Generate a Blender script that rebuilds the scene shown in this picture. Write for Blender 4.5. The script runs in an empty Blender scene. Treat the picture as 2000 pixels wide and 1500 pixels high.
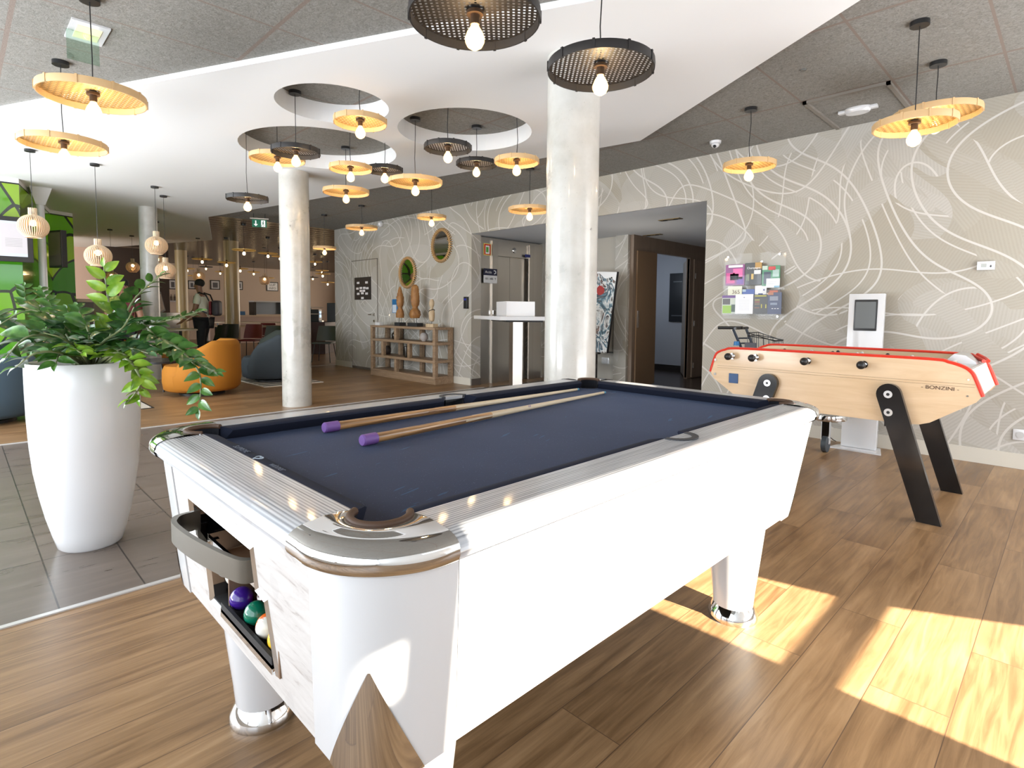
import bpy, bmesh, math, random
from math import sin, cos, pi, radians as R_
from mathutils import Vector, Matrix
random.seed(7)
scene = bpy.context.scene
col = scene.collection

# ------------------------------------------------------------------ camera, world, sun, daylight area lamps, exposure
cam_d = bpy.data.cameras.new('camera'); cam = bpy.data.objects.new('camera', cam_d); col.objects.link(cam)
scene.camera = cam
yaw, pitch, roll = -.788735, -.0642279, .00841277
c_, s_ = cos(yaw), sin(yaw)
Fv = Vector((s_*cos(pitch), c_*cos(pitch), sin(pitch))); r_ = Vector((c_, -s_, 0)); u_ = r_.cross(Fv)
Rv = r_*cos(roll)+u_*sin(roll); Uv = -r_*sin(roll)+u_*cos(roll)
cam.matrix_world = Matrix(((Rv.x, Uv.x, -Fv.x, 0), (Rv.y, Uv.y, -Fv.y, 0), (Rv.z, Uv.z, -Fv.z, 1.25), (0, 0, 0, 1)))
cam_d.sensor_width = 36; cam_d.lens = 1097.87*36/2000; cam_d.shift_y = -71.14/2000
cam_d.clip_start = .02; cam_d.clip_end = 200

world = bpy.data.worlds.new('world'); scene.world = world; world.use_nodes = True
bg = world.node_tree.nodes['Background']; bg.inputs[0].default_value = (.80, .90, 1.0, 1); bg.inputs[1].default_value = 2.0

def light(name, typ, loc, energy, color=(1, 1, 1), size=1, size_y=None, direction=None, parent=None, radius=.03):
    d = bpy.data.lights.new(name, typ); d.energy = energy; d.color = color
    if typ == 'AREA':
        d.shape = 'RECTANGLE'; d.size = size; d.size_y = size_y or size
    elif typ == 'POINT':
        d.shadow_soft_size = radius
    o = bpy.data.objects.new(name, d); col.objects.link(o); o.location = loc
    if direction is not None:
        o.rotation_euler = Vector(direction).to_track_quat('-Z', 'Y').to_euler()
    if parent: o.parent = parent
    return o
sun = light('sun', 'SUN', (6, 1, 6), 26.0, (1, .90, .74), direction=(-1, 0, -.70)); sun.data.angle = R_(.6)
# area lamps added indoors, standing in for daylight from outside the view
light('window_daylight_back', 'AREA', (-8.6, -1.95, 1.75), 330, (.90, .95, 1), 9.5, 2.4, (0.12, 1, .12))
light('window_daylight_near', 'AREA', (-1.0, -1.95, 1.75), 45, (.90, .95, 1), 5.0, 2.4, (0, 1, .15))
light('bounce_fill_back', 'AREA', (-7.6, -1.90, .55), 230, (.95, .97, 1), 11.0, .5, (0, 1, 1.2))  # added uplight standing in for ground bounce, brightens the ceiling
light('bounce_fill_right', 'AREA', (1.5, 3.6, .5), 60, (.95, .97, 1), 4.0, .5, (-1, 0, 1.3))  # second added uplight, beside the unseen right wall
light('right_daylight_fill', 'AREA', (1.5, 4.9, 1.6), 70, (.93, .96, 1), 2.2, 2.4, (-1, 0, 0))  # added area lamp in place of a window; the wall is closed here
light('lounge_daylight_fill', 'AREA', (-18, -1.9, 1.5), 300, (1, .88, .72), 11.0, 2.2, (0, 1, .35))  # added warm area lamp, brightens the depth of the lounge
light('far_fill', 'AREA', (-18.5, 13.0, 1.7), 170, (1, .86, .70), 10.0, 2.4, (0, -1, .1))  # added warm fill for the dark far side; no window in this wall
vs = scene.view_settings
vs.view_transform = 'Standard'; vs.look = 'None'; vs.gamma = 1; vs.use_curve_mapping = False; vs.exposure = 0.45
scene.cycles.max_bounces = 8; scene.cycles.diffuse_bounces = 4; scene.cycles.glossy_bounces = 4
scene.cycles.transparent_max_bounces = 16; scene.cycles.caustics_reflective = False; scene.cycles.caustics_refractive = False
scene.cycles.sample_clamp_indirect = 6; scene.cycles.use_denoising = True

# ------------------------------------------------------------------ materials
MATS = {}
def pm(name, color, rough=.5, metal=0.0, emit=None, estr=0, spec=None, coat=0, alpha=None):
    if name in MATS: return MATS[name]
    m = bpy.data.materials.new(name); m.use_nodes = True
    b = m.node_tree.nodes['Principled BSDF']
    b.inputs['Base Color'].default_value = (*color, 1); b.inputs['Roughness'].default_value = rough
    b.inputs['Metallic'].default_value = metal
    if emit: b.inputs['Emission Color'].default_value = (*emit, 1); b.inputs['Emission Strength'].default_value = estr
    if spec is not None: b.inputs['Specular IOR Level'].default_value = spec
    if coat: b.inputs['Coat Weight'].default_value = coat; b.inputs['Coat Roughness'].default_value = .08
    if alpha is not None: b.inputs['Alpha'].default_value = alpha
    MATS[name] = m; return m
class NT:
    """small wrapper for node building"""
    def __init__(s, m): s.t = m.node_tree; s.b = s.t.nodes['Principled BSDF']; s.out = s.t.nodes['Material Output']
    def n(s, typ, **kw):
        x = s.t.nodes.new(typ)
        for k, v in kw.items(): setattr(x, k, v)
        return x
    def l(s, a, b): s.t.links.new(a, b)
    def math(s, op, a, b=None, c=None):
        x = s.n('ShaderNodeMath', operation=op)
        for i, v in enumerate((a, b, c)):
            if v is None: continue
            if isinstance(v, (int, float)): x.inputs[i].default_value = v
            else: s.l(v, x.inputs[i])
        return x.outputs[0]
    def mix(s, fac, a, b):
        x = s.n('ShaderNodeMix', data_type='RGBA')
        for i, v in ((0, fac), (6, a), (7, b)):
            if isinstance(v, (int, float)): x.inputs[i].default_value = v
            elif isinstance(v, tuple): x.inputs[i].default_value = (*v, 1)
            else: s.l(v, x.inputs[i])
        return x.outputs[2]
    def ramp(s, fac, stops):
        x = s.n('ShaderNodeValToRGB'); e = x.color_ramp.elements
        while len(e) < len(stops): e.new(.5)
        for i, (p, c) in enumerate(stops): e[i].position = p; e[i].color = (*c, 1)
        s.l(fac, x.inputs[0]); return x.outputs[0]
    def xyz(s, vec):
        x = s.n('ShaderNodeSeparateXYZ'); s.l(vec, x.inputs[0]); return x.outputs
    def comb(s, a, b, c=0.0):
        x = s.n('ShaderNodeCombineXYZ')
        for i, v in enumerate((a, b, c)):
            if isinstance(v, (int, float)): x.inputs[i].default_value = v
            else: s.l(v, x.inputs[i])
        return x.outputs[0]
    def noise(s, vec, scale=5, detail=4, rough=.5, dist=0):
        x = s.n('ShaderNodeTexNoise'); s.l(vec, x.inputs['Vector'])
        x.inputs['Scale'].default_value = scale; x.inputs['Detail'].default_value = detail
        x.inputs['Roughness'].default_value = rough; x.inputs['Distortion'].default_value = dist
        return x
    def geo(s): return s.n('ShaderNodeNewGeometry').outputs['Position']
    def obj(s): return s.n('ShaderNodeTexCoord').outputs['Object']
    def bump(s, h, strength=.2, dist=.01):
        x = s.n('ShaderNodeBump'); x.inputs['Strength'].default_value = strength; x.inputs['Distance'].default_value = dist
        s.l(h, x.inputs['Height']); s.l(x.outputs[0], s.b.inputs['Normal'])

def mat_planks():
    m = pm('oak_planks', (.3, .2, .1), .36); k = NT(m); p = k.xyz(k.geo())
    v = k.comb(p[1], p[0])
    br = k.n('ShaderNodeTexBrick', offset=.37, offset_frequency=2); k.l(v, br.inputs['Vector'])
    br.inputs['Color1'].default_value = (0, 0, 0, 1); br.inputs['Color2'].default_value = (1, 1, 1, 1); br.inputs['Mortar'].default_value = (.5, .5, .5, 1)
    for n_, val in (('Scale', 1), ('Mortar Size', .0016), ('Mortar Smooth', .3), ('Brick Width', 1.32), ('Row Height', .218)): br.inputs[n_].default_value = val
    bid = k.xyz(br.outputs['Color'])[0]
    gv = k.comb(k.math('MULTIPLY', p[1], 1.5), k.math('MULTIPLY', p[0], 22), k.math('MULTIPLY', bid, 37))
    n1 = k.noise(gv, 1.6, 6, .62, .9); n2 = k.noise(k.comb(k.math('MULTIPLY', p[1], .5), k.math('MULTIPLY', p[0], 2.4), k.math('MULTIPLY', bid, 9)), 2.0, 3, .5, 1.2)
    g = k.math('ADD', k.math('MULTIPLY', n1.outputs[0], .55), k.math('MULTIPLY', n2.outputs[0], .45))
    g = k.math('ADD', g, k.math('MULTIPLY', k.math('SUBTRACT', bid, .5), .08))
    c = k.ramp(g, [(.28, (.105, .052, .021)), (.42, (.19, .106, .048)), (.56, (.30, .178, .086)), (.74, (.42, .27, .145))])
    c = k.mix(br.outputs['Fac'], c, (.10, .055, .03))
    k.l(c, k.b.inputs['Base Color'])
    k.l(k.math('ADD', k.math('MULTIPLY', n1.outputs[0], .25), .22), k.b.inputs['Roughness']); k.bump(n1.outputs[0], .06, .003)
    return m
def mat_tile():
    m = pm('brown_tile', (.1, .09, .08), .3); k = NT(m); p = k.xyz(k.geo())
    v = k.comb(k.math('ADD', p[0], 2.9+.655*40), k.math('ADD', p[1], -.265+.306*40))
    br = k.n('ShaderNodeTexBrick', offset=0.0, offset_frequency=2); k.l(v, br.inputs['Vector'])
    br.inputs['Color1'].default_value = (0, 0, 0, 1); br.inputs['Color2'].default_value = (1, 1, 1, 1)
    for n_, val in (('Scale', 1), ('Mortar Size', .0035), ('Mortar Smooth', .1), ('Brick Width', .655), ('Row Height', .306)): br.inputs[n_].default_value = val
    bid = k.xyz(br.outputs['Color'])[0]
    n1 = k.noise(k.comb(k.math('MULTIPLY', p[0], 9), k.math('MULTIPLY', p[1], 1.2), k.math('MULTIPLY', bid, 5)), 1.5, 5, .6, .6)
    c = k.ramp(n1.outputs[0], [(.3, (.115, .090, .074)), (.55, (.150, .120, .100)), (.75, (.19, .155, .132))])
    c = k.mix(br.outputs['Fac'], c, (.035, .028, .024)); k.l(c, k.b.inputs['Base Color'])
    k.l(k.math('ADD', k.math('MULTIPLY', n1.outputs[0], .2), .2), k.b.inputs['Roughness'])
    return m
def mat_wallpaper():
    m = pm('leaf_wallpaper', (.6, .57, .5), .62); k = NT(m); p = k.xyz(k.geo())
    u = k.math('ADD', p[0], p[1]); w = p[2]
    # sweeping curves: two families of warped arcs, cells between them in beige and grey with fine hatching
    def S(expr_u, expr_w, ph=0.0): return k.math('SINE', k.math('ADD', k.math('ADD', k.math('MULTIPLY', u, expr_u), k.math('MULTIPLY', w, expr_w)), ph))
    uw = k.math('ADD', k.math('ADD', u, k.math('MULTIPLY', S(1.9, 3.4), .26)), k.math('MULTIPLY', S(-2.6, 5.1, 1.0), .10))
    ww = k.math('ADD', k.math('ADD', w, k.math('MULTIPLY', S(4.2, 1.1, .5), .22)), k.math('MULTIPLY', S(7.3, -2.0), .06))
    def cells(a, b, sc):
        out = []
        for feat in ('F1', 'DISTANCE_TO_EDGE'):
            vo = k.n('ShaderNodeTexVoronoi', feature=feat, voronoi_dimensions='2D'); k.l(k.comb(a, b), vo.inputs['Vector']); vo.inputs['Scale'].default_value = sc
            out.append(vo)
        return out
    a1, e1 = cells(k.math('MULTIPLY', uw, 1.15), k.math('MULTIPLY', ww, .75), 2.1)
    a2, e2 = cells(k.math('ADD', k.math('MULTIPLY', uw, .8), k.math('MULTIPLY', ww, .9)), k.math('SUBTRACT', k.math('MULTIPLY', ww, .55), k.math('MULTIPLY', uw, .8)), 1.6)
    r1 = k.xyz(a1.outputs['Color'])[0]; r2 = k.xyz(a2.outputs['Color'])[1]
    def field(cu, cw, terms):
        # sum of linear + sine terms, with its analytic gradient for an even line width
        h = k.math('ADD', k.math('MULTIPLY', u, cu), k.math('MULTIPLY', w, cw)); gu, gw = cu, cw
        for (A, a, b, ph) in terms:
            arg = k.math('ADD', k.math('ADD', k.math('MULTIPLY', u, a), k.math('MULTIPLY', w, b)), ph)
            h = k.math('ADD', h, k.math('MULTIPLY', k.math('SINE', arg), A)); cs_ = k.math('MULTIPLY', k.math('COSINE', arg), A)
            gu = k.math('ADD', gu, k.math('MULTIPLY', cs_, a)); gw = k.math('ADD', gw, k.math('MULTIPLY', cs_, b))
        g = k.math('MAXIMUM', k.math('SQRT', k.math('ADD', k.math('MULTIPLY', gu, gu), k.math('MULTIPLY', gw, gw))), .6)
        return h, g
    def iso(f, wd, off=100.0):
        h, g = f; return k.math('LESS_THAN', k.math('ABSOLUTE', k.math('SUBTRACT', k.math('FRACT', k.math('ADD', h, off)), .5)), k.math('MULTIPLY', g, wd))
    fA = field(2.3, 0.0, [(1.0, 1.2, 2.9, .4), (.45, -3.3, 2.0, 2.0)]); fB = field(0.0, 1.9, [(1.1, 2.9, 1.0, 0), (.4, 1.5, -3.7, 1.0)]); fC = field(1.7, -1.5, [(.8, 2.2, -1.4, .7), (.7, .6, 3.3, 1.9)])
    line = iso(fA, .0085)
    line = k.math('MAXIMUM', line, k.math('MULTIPLY', iso(fA, .0065, 100.33), k.math('GREATER_THAN', r2, .5)))
    line = k.math('MAXIMUM', line, k.math('MULTIPLY', iso(fB, .0075), k.math('GREATER_THAN', r1, .22)))
    line = k.math('MAXIMUM', line, k.math('MULTIPLY', iso(fC, .0065), k.math('GREATER_THAN', r2, .40)))
    ang = k.math('MULTIPLY', k.math('ADD', r1, r2), 2.6)
    hv = k.math('ADD', k.math('MULTIPLY', u, k.math('COSINE', ang)), k.math('MULTIPLY', w, k.math('SINE', ang)))
    hatch = k.math('ADD', k.math('MULTIPLY', k.math('SINE', k.math('MULTIPLY', hv, 260)), .5), .5)
    hn = k.noise(k.comb(u, w), 60, 2)
    hatch = k.math('MULTIPLY', hatch, k.math('ADD', hn.outputs[0], .2))
    c = k.mix(r1, (.375, .345, .285), (.475, .458, .430)); c = k.mix(k.math('MULTIPLY', r2, .45), c, (.335, .305, .25))
    c = k.mix(k.math('MULTIPLY', hatch, .26), c, (.25, .22, .17)); c = k.mix(line, c, (.56, .54, .505))
    k.l(c, k.b.inputs['Base Color']); k.bump(k.math('ADD', line, k.math('MULTIPLY', hatch, .2)), .15, .003)
    return m
def mat_dark_ceiling():
    m = pm('wood_wool_ceiling', (.2, .19, .17), .9); k = NT(m); p = k.xyz(k.geo())
    n1 = k.noise(k.geo(), 42, 6, .7, 1.5); n2 = k.noise(k.geo(), 1.2, 2)
    c = k.ramp(n1.outputs[0], [(.32, (.14, .134, .118)), (.5, (.225, .215, .195)), (.7, (.31, .30, .275))])
    fx = k.math('ABSOLUTE', k.math('SUBTRACT', k.math('FRACT', k.math('DIVIDE', k.math('ADD', p[0], 1.1+65.325), .65)), .5))
    fy = k.math('ABSOLUTE', k.math('SUBTRACT', k.math('FRACT', k.math('DIVIDE', k.math('ADD', p[1], -5.16+.605+121), 1.21)), .5))
    j = k.math('MAXIMUM', k.math('LESS_THAN', fx, .013), k.math('LESS_THAN', fy, .011))
    c = k.mix(j, c, (.21, .165, .14)); k.l(c, k.b.inputs['Base Color']); k.bump(n1.outputs[0], .5, .01)
    return m
def mat_concrete():
    m = pm('polished_concrete', (.6, .58, .53), .28, coat=.5); k = NT(m); p = k.geo()
    n1 = k.noise(p, 3.5, 5, .6); n2 = k.noise(p, 45, 3, .6); n3 = k.noise(p, 14, 2)
    c = k.ramp(n1.outputs[0], [(.3, (.40, .385, .35)), (.5, (.50, .49, .455)), (.7, (.57, .56, .53))])
    c = k.mix(k.math('MULTIPLY', k.math('LESS_THAN', n2.outputs[0], .33), .5), c, (.42, .40, .36))
    c = k.mix(k.math('LESS_THAN', n3.outputs[0], .245), c, (.25, .24, .22))
    k.l(c, k.b.inputs['Base Color']); k.l(k.math('ADD', k.math('MULTIPLY', n1.outputs[0], .4), .12), k.b.inputs['Roughness']); return m
def mat_wood(name, c0, c1, axis=0, scale=1.0, rough=.4, stretch=14, coat=0):
    m = pm(name, c0, rough, coat=coat); k = NT(m); p = k.xyz(k.obj())
    q = [k.math('MULTIPLY', p[i], scale*(1.2 if i == axis else stretch)) for i in range(3)]
    n1 = k.noise(k.comb(*q), 1.4, 5, .6, 1.2)
    c = k.ramp(n1.outputs[0], [(.32, c0), (.68, c1)]); k.l(c, k.b.inputs['Base Color']); return m
def mat_stripes(name, axis):
    m = pm(name, (.7, .7, .72), .32, coat=.3); k = NT(m); p = k.xyz(k.geo())
    a = p[axis]; b = p[1-axis]
    n1 = k.noise(k.comb(k.math('MULTIPLY', a, 150), k.math('MULTIPLY', b, 2.0)), 1.0, 4, .6, .3)
    n2 = k.noise(k.comb(k.math('MULTIPLY', a, 9), k.math('MULTIPLY', b, 3)), 1.0, 3)
    s1 = k.math('ADD', k.math('MULTIPLY', k.math('SINE', k.math('MULTIPLY', a, 830)), .5), .5)
    g = k.math('ADD', k.math('MULTIPLY', n1.outputs[0], .7), k.math('MULTIPLY', s1, .3))
    c = k.ramp(g, [(.25, (.15, .16, .18)), (.45, (.40, .41, .44)), (.62, (.60, .61, .64))])
    c = k.mix(k.math('MULTIPLY', k.math('GREATER_THAN', n2.outputs[0], .62), .25), c, (.33, .31, .33))
    k.l(c, k.b.inputs['Base Color']); k.bump(g, .25, .002); return m
def mat_whitewood():
    m = pm('whitewashed_panel', (.72, .69, .66), .45); k = NT(m); p = k.xyz(k.geo())
    n1 = k.noise(k.comb(k.math('MULTIPLY', p[0], 7), k.math('MULTIPLY', p[2], 45), k.math('MULTIPLY', p[1], 7)), 1.2, 6, .7, .8)
    n2 = k.noise(k.geo(), 5, 2)
    c = k.ramp(n1.outputs[0], [(.28, (.33, .29, .27)), (.42, (.52, .49, .47)), (.7, (.60, .575, .555))])
    c = k.mix(k.math('MULTIPLY', k.math('GREATER_THAN', n2.outputs[0], .66), .35), c, (.45, .43, .42))
    k.l(c, k.b.inputs['Base Color']); return m
def mat_cloth():
    m = pm('navy_cloth', (.02, .027, .06), .85); k = NT(m); p = k.geo(); q = k.xyz(p)
    k.b.inputs['Specular IOR Level'].default_value = .22; k.b.inputs['Roughness'].default_value = .75; k.b.inputs['Sheen Weight'].default_value = .12; k.b.inputs['Sheen Tint'].default_value = (.45, .6, 1, 1); k.b.inputs['Sheen Roughness'].default_value = .4
    n1 = k.noise(p, 3, 3); n2 = k.noise(p, 260, 2); n3 = k.noise(k.comb(k.math('ADD', k.math('MULTIPLY', q[0], 40), k.math('MULTIPLY', q[1], 12)), k.math('MULTIPLY', q[1], 5)), 1.0, 3)
    c = k.ramp(n1.outputs[0], [(.3, (.012, .0165, .038)), (.7, (.021, .028, .056))])
    c = k.mix(k.math('MULTIPLY', k.math('GREATER_THAN', n2.outputs[0], .71), .5), c, (.12, .2, .3))
    c = k.mix(k.math('MULTIPLY', k.math('GREATER_THAN', n3.outputs[0], .70), .35), c, (.03, .13, .25))
    k.l(c, k.b.inputs['Base Color']); return m
def mat_weave(name, c0, c1, hole, scale, trans=0.0):
    m = pm(name, c0, .55); k = NT(m); p = k.xyz(k.obj())
    a = k.math('MULTIPLY', k.math('ADD', p[0], p[1]), scale*.7071); b = k.math('MULTIPLY', k.math('SUBTRACT', p[0], p[1]), scale*.7071)
    fa, fb = k.math('FRACT', k.math('ADD', a, 50)), k.math('FRACT', k.math('ADD', b, 50))
    h = k.math('MULTIPLY', k.math('LESS_THAN', fa, hole), k.math('LESS_THAN', fb, hole))
    n1 = k.noise(k.obj(), 30, 2); ck = k.math('FLOORED_MODULO', k.math('ADD', k.math('FLOOR', k.math('ADD', a, 50)), k.math('FLOOR', k.math('ADD', b, 50))), 2)
    k.l(k.mix(k.math('ADD', k.math('MULTIPLY', ck, .75), k.math('MULTIPLY', n1.outputs[0], .25)), c0, c1), k.b.inputs['Base Color'])
    tr = k.n('ShaderNodeBsdfTransparent'); sh = k.b.outputs[0]
    if trans:
        tl = k.n('ShaderNodeBsdfTranslucent'); tl.inputs[0].default_value = (*c1, 1); mx = k.n('ShaderNodeMixShader'); mx.inputs[0].default_value = trans
        k.l(sh, mx.inputs[1]); k.l(tl.outputs[0], mx.inputs[2]); sh = mx.outputs[0]
    mx = k.n('ShaderNodeMixShader'); k.l(h, mx.inputs[0]); k.l(sh, mx.inputs[1]); k.l(tr.outputs[0], mx.inputs[2]); k.l(mx.outputs[0], k.out.inputs[0])
    return m
def mat_glow_glass():
    m = pm('bulb_glass', (1, .9, .7), .05); k = NT(m)
    tr = k.n('ShaderNodeBsdfTransparent'); em = k.n('ShaderNodeEmission'); em.inputs[0].default_value = (1, .66, .26, 1); em.inputs[1].default_value = 1.5
    a = k.n('ShaderNodeAddShader'); k.l(em.outputs[0], a.inputs[0])
    gl = k.n('ShaderNodeBsdfGlossy'); gl.inputs['Roughness'].default_value = .05
    mx = k.n('ShaderNodeMixShader'); mx.inputs[0].default_value = .08; k.l(tr.outputs[0], mx.inputs[1]); k.l(gl.outputs[0], mx.inputs[2]); k.l(mx.outputs[0], a.inputs[1])
    k.l(a.outputs[0], k.out.inputs[0]); return m
def mat_clear(name, tint=(1, 1, 1), gloss=.1):
    m = pm(name, tint, .03); k = NT(m)
    tr = k.n('ShaderNodeBsdfTransparent'); tr.inputs[0].default_value = (*tint, 1); gl = k.n('ShaderNodeBsdfGlossy'); gl.inputs['Roughness'].default_value = .03
    mx = k.n('ShaderNodeMixShader'); mx.inputs[0].default_value = gloss; k.l(tr.outputs[0], mx.inputs[1]); k.l(gl.outputs[0], mx.inputs[2]); k.l(mx.outputs[0], k.out.inputs[0]); return m
def mat_leaf(name, c0, c1):
    m = pm(name, c0, .28, coat=.3); k = NT(m); n1 = k.noise(k.obj(), 22, 3); k.l(k.ramp(n1.outputs[0], [(.35, c0), (.65, c1)]), k.b.inputs['Base Color']); return m
def mat_green_glass():
    m = pm('green_glowing_glass', (.2, .5, .02), .06, coat=1); k = NT(m); p = k.xyz(k.geo())
    v = k.comb(k.math('ADD', k.math('ADD', p[1], k.math('MULTIPLY', p[0], .35)), k.math('MULTIPLY', k.math('SINE', k.math('MULTIPLY', p[2], 4.5)), .12)), k.math('ADD', k.math('MULTIPLY', p[2], .8), k.math('MULTIPLY', k.math('SINE', k.math('MULTIPLY', p[1], 7)), .12)))
    vo = k.n('ShaderNodeTexVoronoi', feature='DISTANCE_TO_EDGE', voronoi_dimensions='2D'); k.l(v, vo.inputs['Vector']); vo.inputs['Scale'].default_value = 1.9
    vc = k.n('ShaderNodeTexVoronoi', feature='F1', voronoi_dimensions='2D'); k.l(v, vc.inputs['Vector']); vc.inputs['Scale'].default_value = 1.9
    r = k.xyz(vc.outputs['Color'])[0]
    c = k.ramp(r, [(0, (.008, .09, .008)), (.5, (.05, .20, .005)), (1, (.20, .32, .004))])
    c = k.mix(k.math('LESS_THAN', vo.outputs['Distance'], .035), c, (.008, .015, .006)); k.l(c, k.b.inputs['Base Color'])
    k.l(c, k.b.inputs['Emission Color']); k.b.inputs['Emission Strength'].default_value = .22; return m  # weak emission in the panel's own pattern colours
def mat_paint():
    m = pm('abstract_painting', (.8, .8, .8), .3); k = NT(m); p = k.xyz(k.geo()); v = k.comb(k.math('MULTIPLY', p[0], 1.6), p[2])
    n1 = k.noise(v, 2.6, 3, .5, 2.6)
    c = k.ramp(n1.outputs[0], [(.30, (.75, .76, .78)), (.40, (.02, .03, .05)), (.46, (.10, .2, .27)), (.52, (.8, .8, .8)), (.60, (.02, .02, .03)), (.66, (.3, .16, .12)), (.72, (.78, .78, .8))])
    n2 = k.noise(v, 1.3, 1); fade = k.math('GREATER_THAN', k.math('ADD', p[2], k.math('MULTIPLY', n2.outputs[0], .9)), 2.12)
    c = k.mix(fade, c, (.8, .81, .83))
    dr = k.n('ShaderNodeVectorMath', operation='DISTANCE'); k.l(k.geo(), dr.inputs[0]); dr.inputs[1].default_value = (-5.42, 7.35, 1.60)
    c = k.mix(k.math('LESS_THAN', k.math('ADD', dr.outputs['Value'], k.math('MULTIPLY', n1.outputs[0], .08)), .115), c, (.35, .01, .01)); k.l(c, k.b.inputs['Base Color']); return m

M_planks, M_tile, M_paper, M_dceil, M_conc = mat_planks(), mat_tile(), mat_wallpaper(), mat_dark_ceiling(), mat_concrete()
M_white = pm('white_plaster', (.80, .80, .80), .8); M_gloss = pm('gloss_white', (.64, .645, .66), .16, coat=.4)
M_pot = pm('white_lacquer', (.72, .725, .74), .22, coat=.5)
M_base = pm('pale_skirting', (.60, .57, .50), .5); M_black = pm('black_plastic', (.012, .012, .013), .35)
M_chrome = pm('chrome', (.78, .78, .78), .04, 1); M_steel = pm('brushed_steel', (.66, .62, .57), .30, 1); M_alu = pm('aluminium', (.66, .66, .66), .35, 1)
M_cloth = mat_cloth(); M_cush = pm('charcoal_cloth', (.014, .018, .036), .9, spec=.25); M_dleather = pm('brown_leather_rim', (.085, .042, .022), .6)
M_rx, M_ry = mat_stripes('ribbed_grey_rail_along_x', 1), mat_stripes('ribbed_grey_rail_along_y', 0)
M_ww = mat_whitewood()
M_natw = mat_weave('natural_cane_weave', (.36, .19, .045), (.74, .50, .20), .26, 44, .22); M_darkw = mat_weave('black_cane_weave', (.018, .014, .012), (.035, .028, .022), .44, 46)
M_natr = pm('cane_rim', (.60, .40, .20), .5); M_darkr = pm('black_cane_rim', (.02, .018, .018), .45)
M_bulb = mat_glow_glass(); M_fil = pm('filament', (1, .7, .3), .5, emit=(1, .68, .32), estr=22)
M_fbulb = pm('lit_bulb', (1, .8, .5), .5, emit=(1, .72, .38), estr=9)
M_slat = pm('birch_slats', (.70, .54, .37), .5); M_slatl = M_slat
M_sock = pm('bronze_socket', (.10, .06, .035), .4, .6)
M_wood1 = mat_wood('pale_beech', (.68, .48, .28), (.78, .58, .37), 0, 1.0, .3, 10, .3); M_wood2 = mat_wood('weathered_oak', (.22, .14, .08), (.36, .25, .16), 0, 1.2, .5)
M_doorw = mat_wood('taupe_door_veneer', (.17, .12, .085), (.22, .16, .115), 2, 1, .45, 20)
M_red = pm('red_rubber', (.72, .04, .02), .3); M_blk = pm('satin_black_leg', (.006, .006, .007), .14)
M_or = pm('mustard_velvet', (.42, .155, .008), .8); M_navy = pm('slate_fabric', (.045, .058, .07), .85); M_teal = pm('petrol_fabric', (.05, .085, .12), .85)
M_dk = pm('dark_furniture', (.02, .015, .012), .5); M_skin = pm('skin', (.27, .135, .08), .5); M_hair = pm('black_hair', (.01, .009, .008), .7)
M_shirt = pm('white_polo', (.72, .74, .60), .8); M_trou = pm('black_trousers', (.008, .008, .01), .85); M_maroon = pm('maroon_shirt', (.09, .01, .015), .8)
M_l1, M_l2, M_l3 = mat_leaf('leaf_green', (.022, .095, .012), (.085, .21, .035)), mat_leaf('leaf_bright', (.12, .28, .012), (.28, .43, .04)), mat_leaf('leaf_dark', (.016, .06, .018), (.055, .14, .045))
M_stem = pm('plant_stem', (.16, .19, .08), .5); M_green = mat_green_glass(); M_clear = mat_clear('clear_acrylic', (.995, .995, .995), .010)
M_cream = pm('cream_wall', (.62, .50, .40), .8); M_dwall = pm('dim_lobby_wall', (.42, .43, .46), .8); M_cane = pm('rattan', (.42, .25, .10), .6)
M_mirror = pm('mirror_glass', (.75, .75, .75), .02, 1); M_carv = mat_wood('carved_wood', (.20, .08, .02), (.38, .18, .05), 2, 3, .6, 3)
M_carv2 = mat_wood('pale_carved_wood', (.45, .33, .20), (.58, .45, .30), 2, 3, .6, 3); M_brass = pm('black_gold_ceramic', (.03, .025, .02), .2, .5)

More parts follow.
